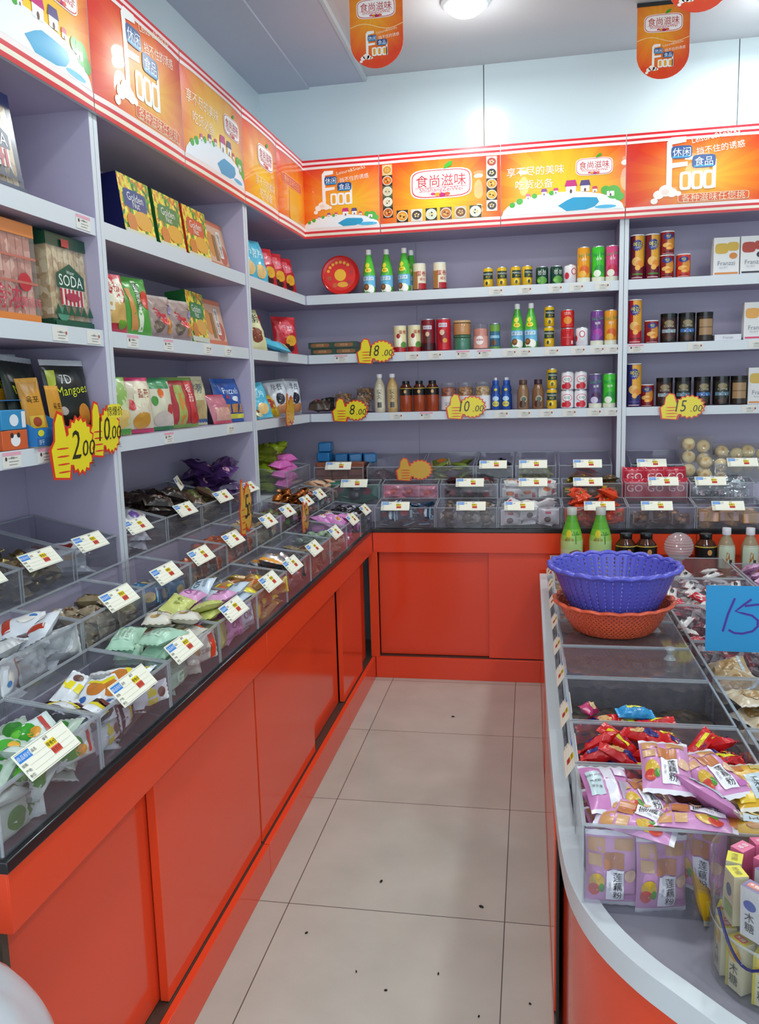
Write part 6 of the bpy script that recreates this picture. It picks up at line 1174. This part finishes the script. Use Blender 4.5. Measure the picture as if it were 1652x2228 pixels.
# far column bins
pkb = packet('bread_slice_packet', .12, .095, .030, '#B79C72', '#C8BCA4', [('d', 0, 0, .034, .026, '#A8844E'), ('r', -.05, .028, .05, .036, '#B8C8D0')], seed=240, crumple=.35); pkt = packet('clear_pastry_packet', .11, .085, .028, '#C4B498', '#CFC8BC', [('d', .006, 0, .030, .022, '#A88450'), ('d', -.03, .02, .012, .01, '#B8CCD8')], seed=241, crumple=.4)
rwc = packet('red_white_candy', .085, .036, .024, '#D8D2D0', '#C42A38', [('d', 0, .002, .014, .007, '#2A2426'), ('r', -.034, -.016, -.026, .016, '#C42A38')], seal=.16, seed=242, crumple=.25); rwd = packet('red_white_candy', .085, .036, .024, '#C83444', '#DAD4D4', [('r', -.010, -.016, .026, .016, '#D8D2D0')], seal=.16, seed=243, crumple=.25); pkl = packet('pale_pink_candy', .12, .048, .028, '#CFA0C4', '#D8B4D0', [('r', -.03, -.014, .036, .004, '#C08AB4')], seal=.12, seed=244, crumple=.3)
F1 = [(-2.44, -2.12), (-2.115, -1.80), (-1.795, -1.50), (-1.495, -1.10), (-1.095, -.70), (-.695, -.32)]
fl = [('bread slices', [pkb], 2, 2, 4, .034, 'bread slice packet'), ('clear pastries', [pkt], 2, 3, 4, .032, 'clear pastry packet'), ('sign-side bread slices', [pkb], 2, 2, 3, .034, 'bread slice packet'), ('red and white candies', [rwc, rwd], 4, 4, 4, .026, 'red and white candy'), ('white and red candies', [rwc, rwc, rwd], 4, 4, 5, .026, 'white and red candy'), ('white and red sweets', [rwc], 4, 3, 4, .026, 'white and red sweet')]
for i, ((a, c), (nm, ps, nx, ny, ly, dz, one)) in enumerate(zip(F1, fl)):
    ibin(a, c, 1.205, 1.545, HH, 'clear bin of %s, %s from the front, middle of the island' % (nm, TH[i]))
    heap(CI, -(a+c)/2, 1.212, Z0+.004, c-a-.02, .325, ps, nx, ny, ly, dz, '%s in the %s middle bin from the front of the island' % (one, TH[i]), 'candy' if 'candy' in one or 'sweet' in one else 'packet', nm+' on the island', 320+i, .25, rzr=.6 if 'candies' in nm else 1.2, top_tilt=.35)
for i, (a, c) in enumerate(((-1.30, -.86), (-.855, -.42))):
    ibin(a, c, 1.555, 1.90, HH, 'clear bin of pale pink candies, %s on the far side of the island' % ['nearer', 'farther'][i])
    heap(CI, -(a+c)/2, 1.562, Z0+.03, c-a-.03, .33, [pkl], 3, 4, 4, .030, 'pale pink candy in the %s bin on the far side of the island' % ['nearer', 'farther'][i], 'candy', 'pale pink candies', 340+i, .3, rzr=.7, top_tilt=.4)

# stacked colanders
def colander(name, k, r0, r1, h, lobes, label, z, rim=.009):
    b = MB(); nt, nz = 264, 26; t = .0022
    rad = lambda f: r0+(r1-r0)*(f**.75)
    def pt(i, f, off): a = 2*pi*i/nt; r = rad(f)+off+.0010*(1 if (i//3) % 2 else 0); return (r*cos(a), r*sin(a), h*f)
    vs = []; 
    for j in range(nz+1):
        for i in range(nt): vs.append(pt(i, j/nz, 0))
    fs = []
    for j in range(nz):
        for i in range(nt):
            if 0 < j < nz-2 and j % 2 == 1 and ((i % 6 == 1) if lobes == 22 else (i+(j//2) % 2*2) % 4 == 0): continue
            fs.append((j*nt+i, j*nt+(i+1) % nt, (j+1)*nt+(i+1) % nt, (j+1)*nt+i))
    b.raw(vs, fs, k, True)
    n0 = 66; b.raw([(r0*cos(2*pi*i/n0), r0*sin(2*pi*i/n0), 0) for i in range(n0)]+[(0, 0, 0)], [((i+1) % n0, i, n0) for i in range(n0)], k)
    o = b.build(name); md = o.modifiers.new('thick', 'SOLIDIFY'); md.thickness = t; md.offset = 0
    c = MB(); N = 176; m = 10; rv = []
    for i in range(N):
        a = 2*pi*i/N; w_ = abs(sin(a*lobes/2)); R_ = r1+.004+.006*w_; zz = h+.005*w_-.002
        for q in range(m):
            g = 2*pi*q/m; rv.append(((R_+rim*cos(g))*cos(a), (R_+rim*cos(g))*sin(a), zz+rim*.85*sin(g)))
    c.raw(rv, [(i*m+q, ((i+1) % N)*m+q, ((i+1) % N)*m+(q+1) % m, i*m+(q+1) % m) for i in range(N) for q in range(m)], k, True); c.build('scalloped_rim', o)
    place(o, CB, 1.000, -1.40, z); tag(o, label, 'basket'); return o
colander('plastic_colander', 'orange_basket', .110, .163, .088, 20, 'orange plastic colander holding the blue one on the island', Z0+HH+.005, .007)
colander('plastic_colander', 'blue_basket', .098, .178, .160, 22, 'blue plastic colander with scalloped rim nested in the orange one', Z0+HH+.038)

# blue hand-written sign
def stroke(b, pts, w, k, mp, l=.0008):
    pts = [Vector(p) for p in pts]
    L_ = []; R_ = []
    for i, p in enumerate(pts):
        d = (pts[min(i+1, len(pts)-1)]-pts[max(i-1, 0)]).normalized(); nn = Vector((-d.y, d.x))*w/2; L_.append(p+nn); R_.append(p-nn)
    for i in range(len(pts)-1): b.poly([R_[i], R_[i+1], L_[i+1], L_[i]], k, mp, l)
b = MB(); b.box(-.12, 0, 0, .12, .0016, .172, '#2F8FC4|p'); mp = flat(0.0)
stroke(b, [(-.078, .052), (-.066, .098), (-.050, .140)], .0055, '#4A3490|p', mp)
stroke(b, [(-.010, .138), (-.030, .122), (-.048, .106), (-.030, .101), (-.008, .096), (.006, .084), (.006, .068), (-.006, .055), (-.030, .048), (-.050, .049), (-.064, .057)], .0055, '#4A3490|p', mp); stroke(b, [(-.026, .120), (.0, .124), (.03, .128)], .0055, '#4A3490|p', mp)
stroke(b, [(.045, .060), (.05, .054)], .006, '#4A3490|p', mp); stroke(b, [(.075, .11), (.062, .09), (.066, .06), (.085, .056), (.092, .08), (.082, .108), (.072, .112)], .005, '#4A3490|p', mp)
o = b.build('price_sign_card'); place(o, CB, 1.322, -1.705, .727, -.02, -.06); tag(o, 'blue paper sign hand-written with 15 standing on the island', 'price sign')
c = MB(); c.box(-.10, .004, -.045, -.085, .006, .05, 'acrylic'); c.box(.085, .004, -.045, .10, .006, .05, 'acrylic'); c.build('sign_holder', o)

# bottles standing at the far end of the island
for o, x, y, sc, lb, cat in ((amb, 1.180, -.10, 1.42, 'black-capped amber bottle beside the large green bottles', 'bottle'), (amb, 1.268, -.10, 1.42, 'black-capped amber bottle behind the clear ribbed jar', 'bottle'), (amb, 1.520, -.10, 1.42, 'black-capped amber bottle beside the milk tea bottles on the island', 'bottle')):
    o = use(o); place(o, CB, x, y, Z0, .2, 0, 0, sc); tag(o, lb, cat)
BIG = [(0, 0), (.046, 0), (.050, .006), (.050, .150, '#C9D8A8|g'), (.050, .190, '#B8D48A|g'), (.046, .214, '#9CC85C|g'), (.038, .242, '#78B838|g'), (.028, .272, '#5FA82C|g'), (.0215, .298, '#58A02A|g'), (.0200, .306, '#58A02A|g')]
big = revolve('large_coconut_drink_bottle', BIG, '#C4D8B0|g', [('r', -.003, .176, .001, .212, '#3A7A2A')] + [('p', [(-.001, .214), (dx*.6, .214+dz*.75+.004), (dx, .214+dz), (dx*.55, .214+dz*.45)], '#2E7A2A') for dx, dz in ((-.026, .004), (-.022, -.014), (.024, .006), (.022, -.014), (-.012, .018), (.012, .018))] + [('d', -.034, .222, .014, .018, '#D8C828'), ('t', '椰子汁', -.030, .196, .014, '#B8402A'), ('d', .0, .120, .036, .03, '#8A5A30')], (.304, .338, .0225, '#C6CBC2|g'))
for x, lb in ((.943, 'large green coconut drink bottle on the island, nearer the aisle'), (1.070, 'second large green coconut drink bottle on the island')):
    o = use(big); place(o, CB, x, -.085, Z0, .35); tag(o, lb, 'bottle')
t3 = revolve('milk_tea_bottle', TEA, '#9A8468|g', [('r', -.034, .060, .034, .138, '#C4CCB4'), ('p', [(-.012, .066), (.006, .066), (.002, .112), (-.006, .116)], '#B8742A'), ('r', .002, .070, .012, .090, '#3A3028')], (.172, .195, .0145, '#E2E0E4|g'))
for x, lb in ((1.602, 'pale milk tea bottle on the island, next to a black-capped bottle'), (1.700, 'pale milk tea bottle on the island, farther from the black caps')):
    o = use(t3); place(o, CB, x, -.12, Z0, .1, 0, 0, 1.29); tag(o, lb, 'bottle')
b = MB(); pr = [(.016, -.075), (.014, -.060), (.022, -.052)] + [(.056*cos(a)+(.0016 if i % 2 else -.0008), .056*sin(a)) for i, a in enumerate([-1.15+.1*j for j in range(27)])] + [(0, .057)]
b.lathe(pr, 'ribjar', 30); o = b.build('ribbed_clear_jar'); place(o, CB, 1.345, -.46, Z0+HH+.077); tag(o, 'clear ribbed round plastic jar standing on the island', 'jar')

# clear tub of small boxes at the island corner
TX, TY, TR, TZ = 1.128, -2.672, .104, .190
b = MB(); b.lathe([(0, 0), (TR-.002, 0), (TR, .003), (TR, .080), (TR, TZ-.004), (TR+.002, TZ-.002), (TR, TZ), (TR-.002, TZ-.003), (TR-.002, .004), (0, .004)], 'jar', 48)
o = b.build('clear_tub', loc=(TX, TY, Z0)); tag(o, 'round clear tub of small boxes at the rounded corner of the island', 'tub')
c = MB(); c.tube([((TR+.003)*cos(a), (TR+.003)*sin(a), .125-.062*sin(pi*i/14)) for i, a in enumerate([3.45+.075*j for j in range(15)])], .0022, '#241E5A|g', 8); c.build('handle', o)
c = MB(); c.lathe([(TR+.0004, .088), (TR+.0008, .089), (TR+.0008, .092), (TR+.0004, .093)], 'acrylic_edge', 48); c.build('seam_ring', o)
def small_box(name, body, tp, art, tart): 
    b = MB(); w_, d_, h_ = .030, .022, .078; b.box(-w_/2, -d_/2, 0, w_/2, d_/2, h_, body, sides={'top': tp}); draw(b, flat(-d_/2), art, .0004); draw(b, top(h_), tart, .0004); return b.build(name, bevel=.0008)
tt = [('d', 0, 0, .010, .006, '#D85A3A', 4), ('t', '木糖', 0, 0, .008, '#F0E8E0')]
sbx = {'purple': small_box('chewing_gum_box', '#5A3A7A', '#6A4A8A', [('r', -.015, .045, .015, .078, '#D8D4DC'), ('v', '木糖醇', 0, .026, .013, '#E0DCE8')], tt), 'white': small_box('chewing_gum_box', '#D8D6DA', '#5A3E7E', [('d', 0, .052, .010, .008, '#4A5AA8'), ('v', '木糖', 0, .026, .016, '#2A2A30')], tt),
       'pink': small_box('chewing_gum_box', '#D86A90', '#D8608A', [('r', -.012, .03, .012, .06, '#E8D0D8')], [('t', '零食', 0, 0, .010, '#F4E0E4')]), 'yellow': small_box('chewing_gum_box', '#C8C0A0', '#D8CC20', [('d', 0, .05, .008, .010, '#2A6A8A'), ('r', -.012, .01, .012, .03, '#8AA858')], [('t', '柠檬', 0, 0, .010, '#8A7A10')]),
       'lemon': small_box('chewing_gum_box', '#D4CCA8', '#D8C830', [('d', .0, .058, .012, .012, '#D8A82A'), ('d', -.004, .066, .010, .008, '#E8C84A'), ('v', '木糖', .0, .026, .017, '#3A3A2E'), ('r', -.015, 0, -.011, .078, '#C8B830')], tt)}
ring1 = [('yellow', 0), ('white', 1), ('purple', 2), ('white', 3), ('purple', 4), ('pink', 5), ('purple', 6), ('white', 7), ('purple', 8), ('pink', 9), ('pink', 10), ('yellow', 11)]
for kk, i in ring1:
    a = 3.35+2*pi*i/12; o = use(sbx[kk]); place(o, CB, TX+.076*cos(a), TY+.076*sin(a), Z0+.096, a+pi/2, .05*sin(i), 0); tag(o, '%s gum box in the upper tier of the clear tub' % {'white': 'white and purple', 'yellow': 'yellow-topped', 'pink': 'pink', 'purple': 'purple'}[kk], 'box', 'upper tier %s boxes' % kk)
for i in range(5):
    a = 3.6+2*pi*i/5; o = use(sbx[['purple', 'white', 'purple', 'yellow', 'pink'][i]]); place(o, CB, TX+.034*cos(a), TY+.034*sin(a), Z0+.098, a+pi/2); tag(o, '%s gum box in the middle of the upper tier, clear tub' % ['purple', 'white and purple', 'second purple', 'yellow-topped', 'pink'][i], 'box')
for i in range(13):
    a = 3.2+2*pi*i/13; o = use(sbx['lemon']); place(o, CB, TX+.084*cos(a), TY+.084*sin(a), Z0+.006, a+pi/2); tag(o, 'yellow and white gum box in the lower tier of the clear tub', 'box', 'lower tier gum boxes')
for i in range(6):
    a = 3.2+2*pi*i/6; o = use(sbx['lemon']); place(o, CB, TX+.044*cos(a), TY+.044*sin(a), Z0+.006, a+pi/2); tag(o, 'yellow gum box in the hidden middle of the lower tier', 'box', 'inner lower tier gum boxes')
pb('12.00', CB, 1.292, .715, .085, .10, 'yellow thumbs-up price burst on the island beside the red candies', -2.085)

# white carrier bag near the camera, and crumbs on the floor
b = MB(); n1, n2 = 40, 30; vs = []
for j in range(n2+1):
    f = j/n2; zz = .735*f
    for i in range(n1):
        a = 2*pi*i/n1; r = .17*max(.02, (1-max(0, (f-.62)/.38)**2.2))**.5*(.80+.25*min(1, f*2.2))
        nz = noise.noise(Vector((cos(a)*1.6, sin(a)*1.6, zz*6)))*.10+noise.noise(Vector((cos(a)*4, sin(a)*4, zz*14)))*.05
        vs.append((r*(1+nz)*cos(a), r*(1+nz)*sin(a), zz*(1+.02*nz)))
b.raw(vs, [(j*n1+i, j*n1+(i+1) % n1, (j+1)*n1+(i+1) % n1, (j+1)*n1+i) for j in range(n2) for i in range(n1)]+[tuple(range(n1))[::-1]], 'bagwhite', True)
o = b.build('plastic_carrier_bag', loc=(-.005, -3.09, .001)); tag(o, 'white translucent carrier bag standing at the near end of the long counter', 'bag')
for i, (x, y, s) in enumerate(((.425, -.461, .008), (.327, -1.703, .007), (.622, -1.782, .008), (.171, -1.958, .005), (.332, -2.083, .0035), (.415, -2.136, .0045), (.533, -2.062, .004), (.754, -2.131, .0035), (.639, -2.187, .0035))):
    b = MB(); b.lathe([(0, 0), (s*.8, .0006), (s, .002), (s*.6, .004), (0, .0048)], '#1C1814|p', 9); o = b.build('floor_crumb'); o.location = (x, y, .0004); o.scale = (1, .55, 1); o.rotation_euler = (0, 0, i*1.3); tag(o, 'tiny dark crumb lying on the cream aisle floor', 'crumb', 'crumbs on the floor')

# drop prototypes that were never placed
for o in list(bpy.data.objects):
    if o.parent is None and o.type == 'MESH' and 'label' not in o and 'kind' not in o:
        for ch in list(o.children): bpy.data.objects.remove(ch)
        bpy.data.objects.remove(o)
for o in list(bpy.data.objects):
    if 'h' in o: del o['h']
bpy.context.view_layer.update()
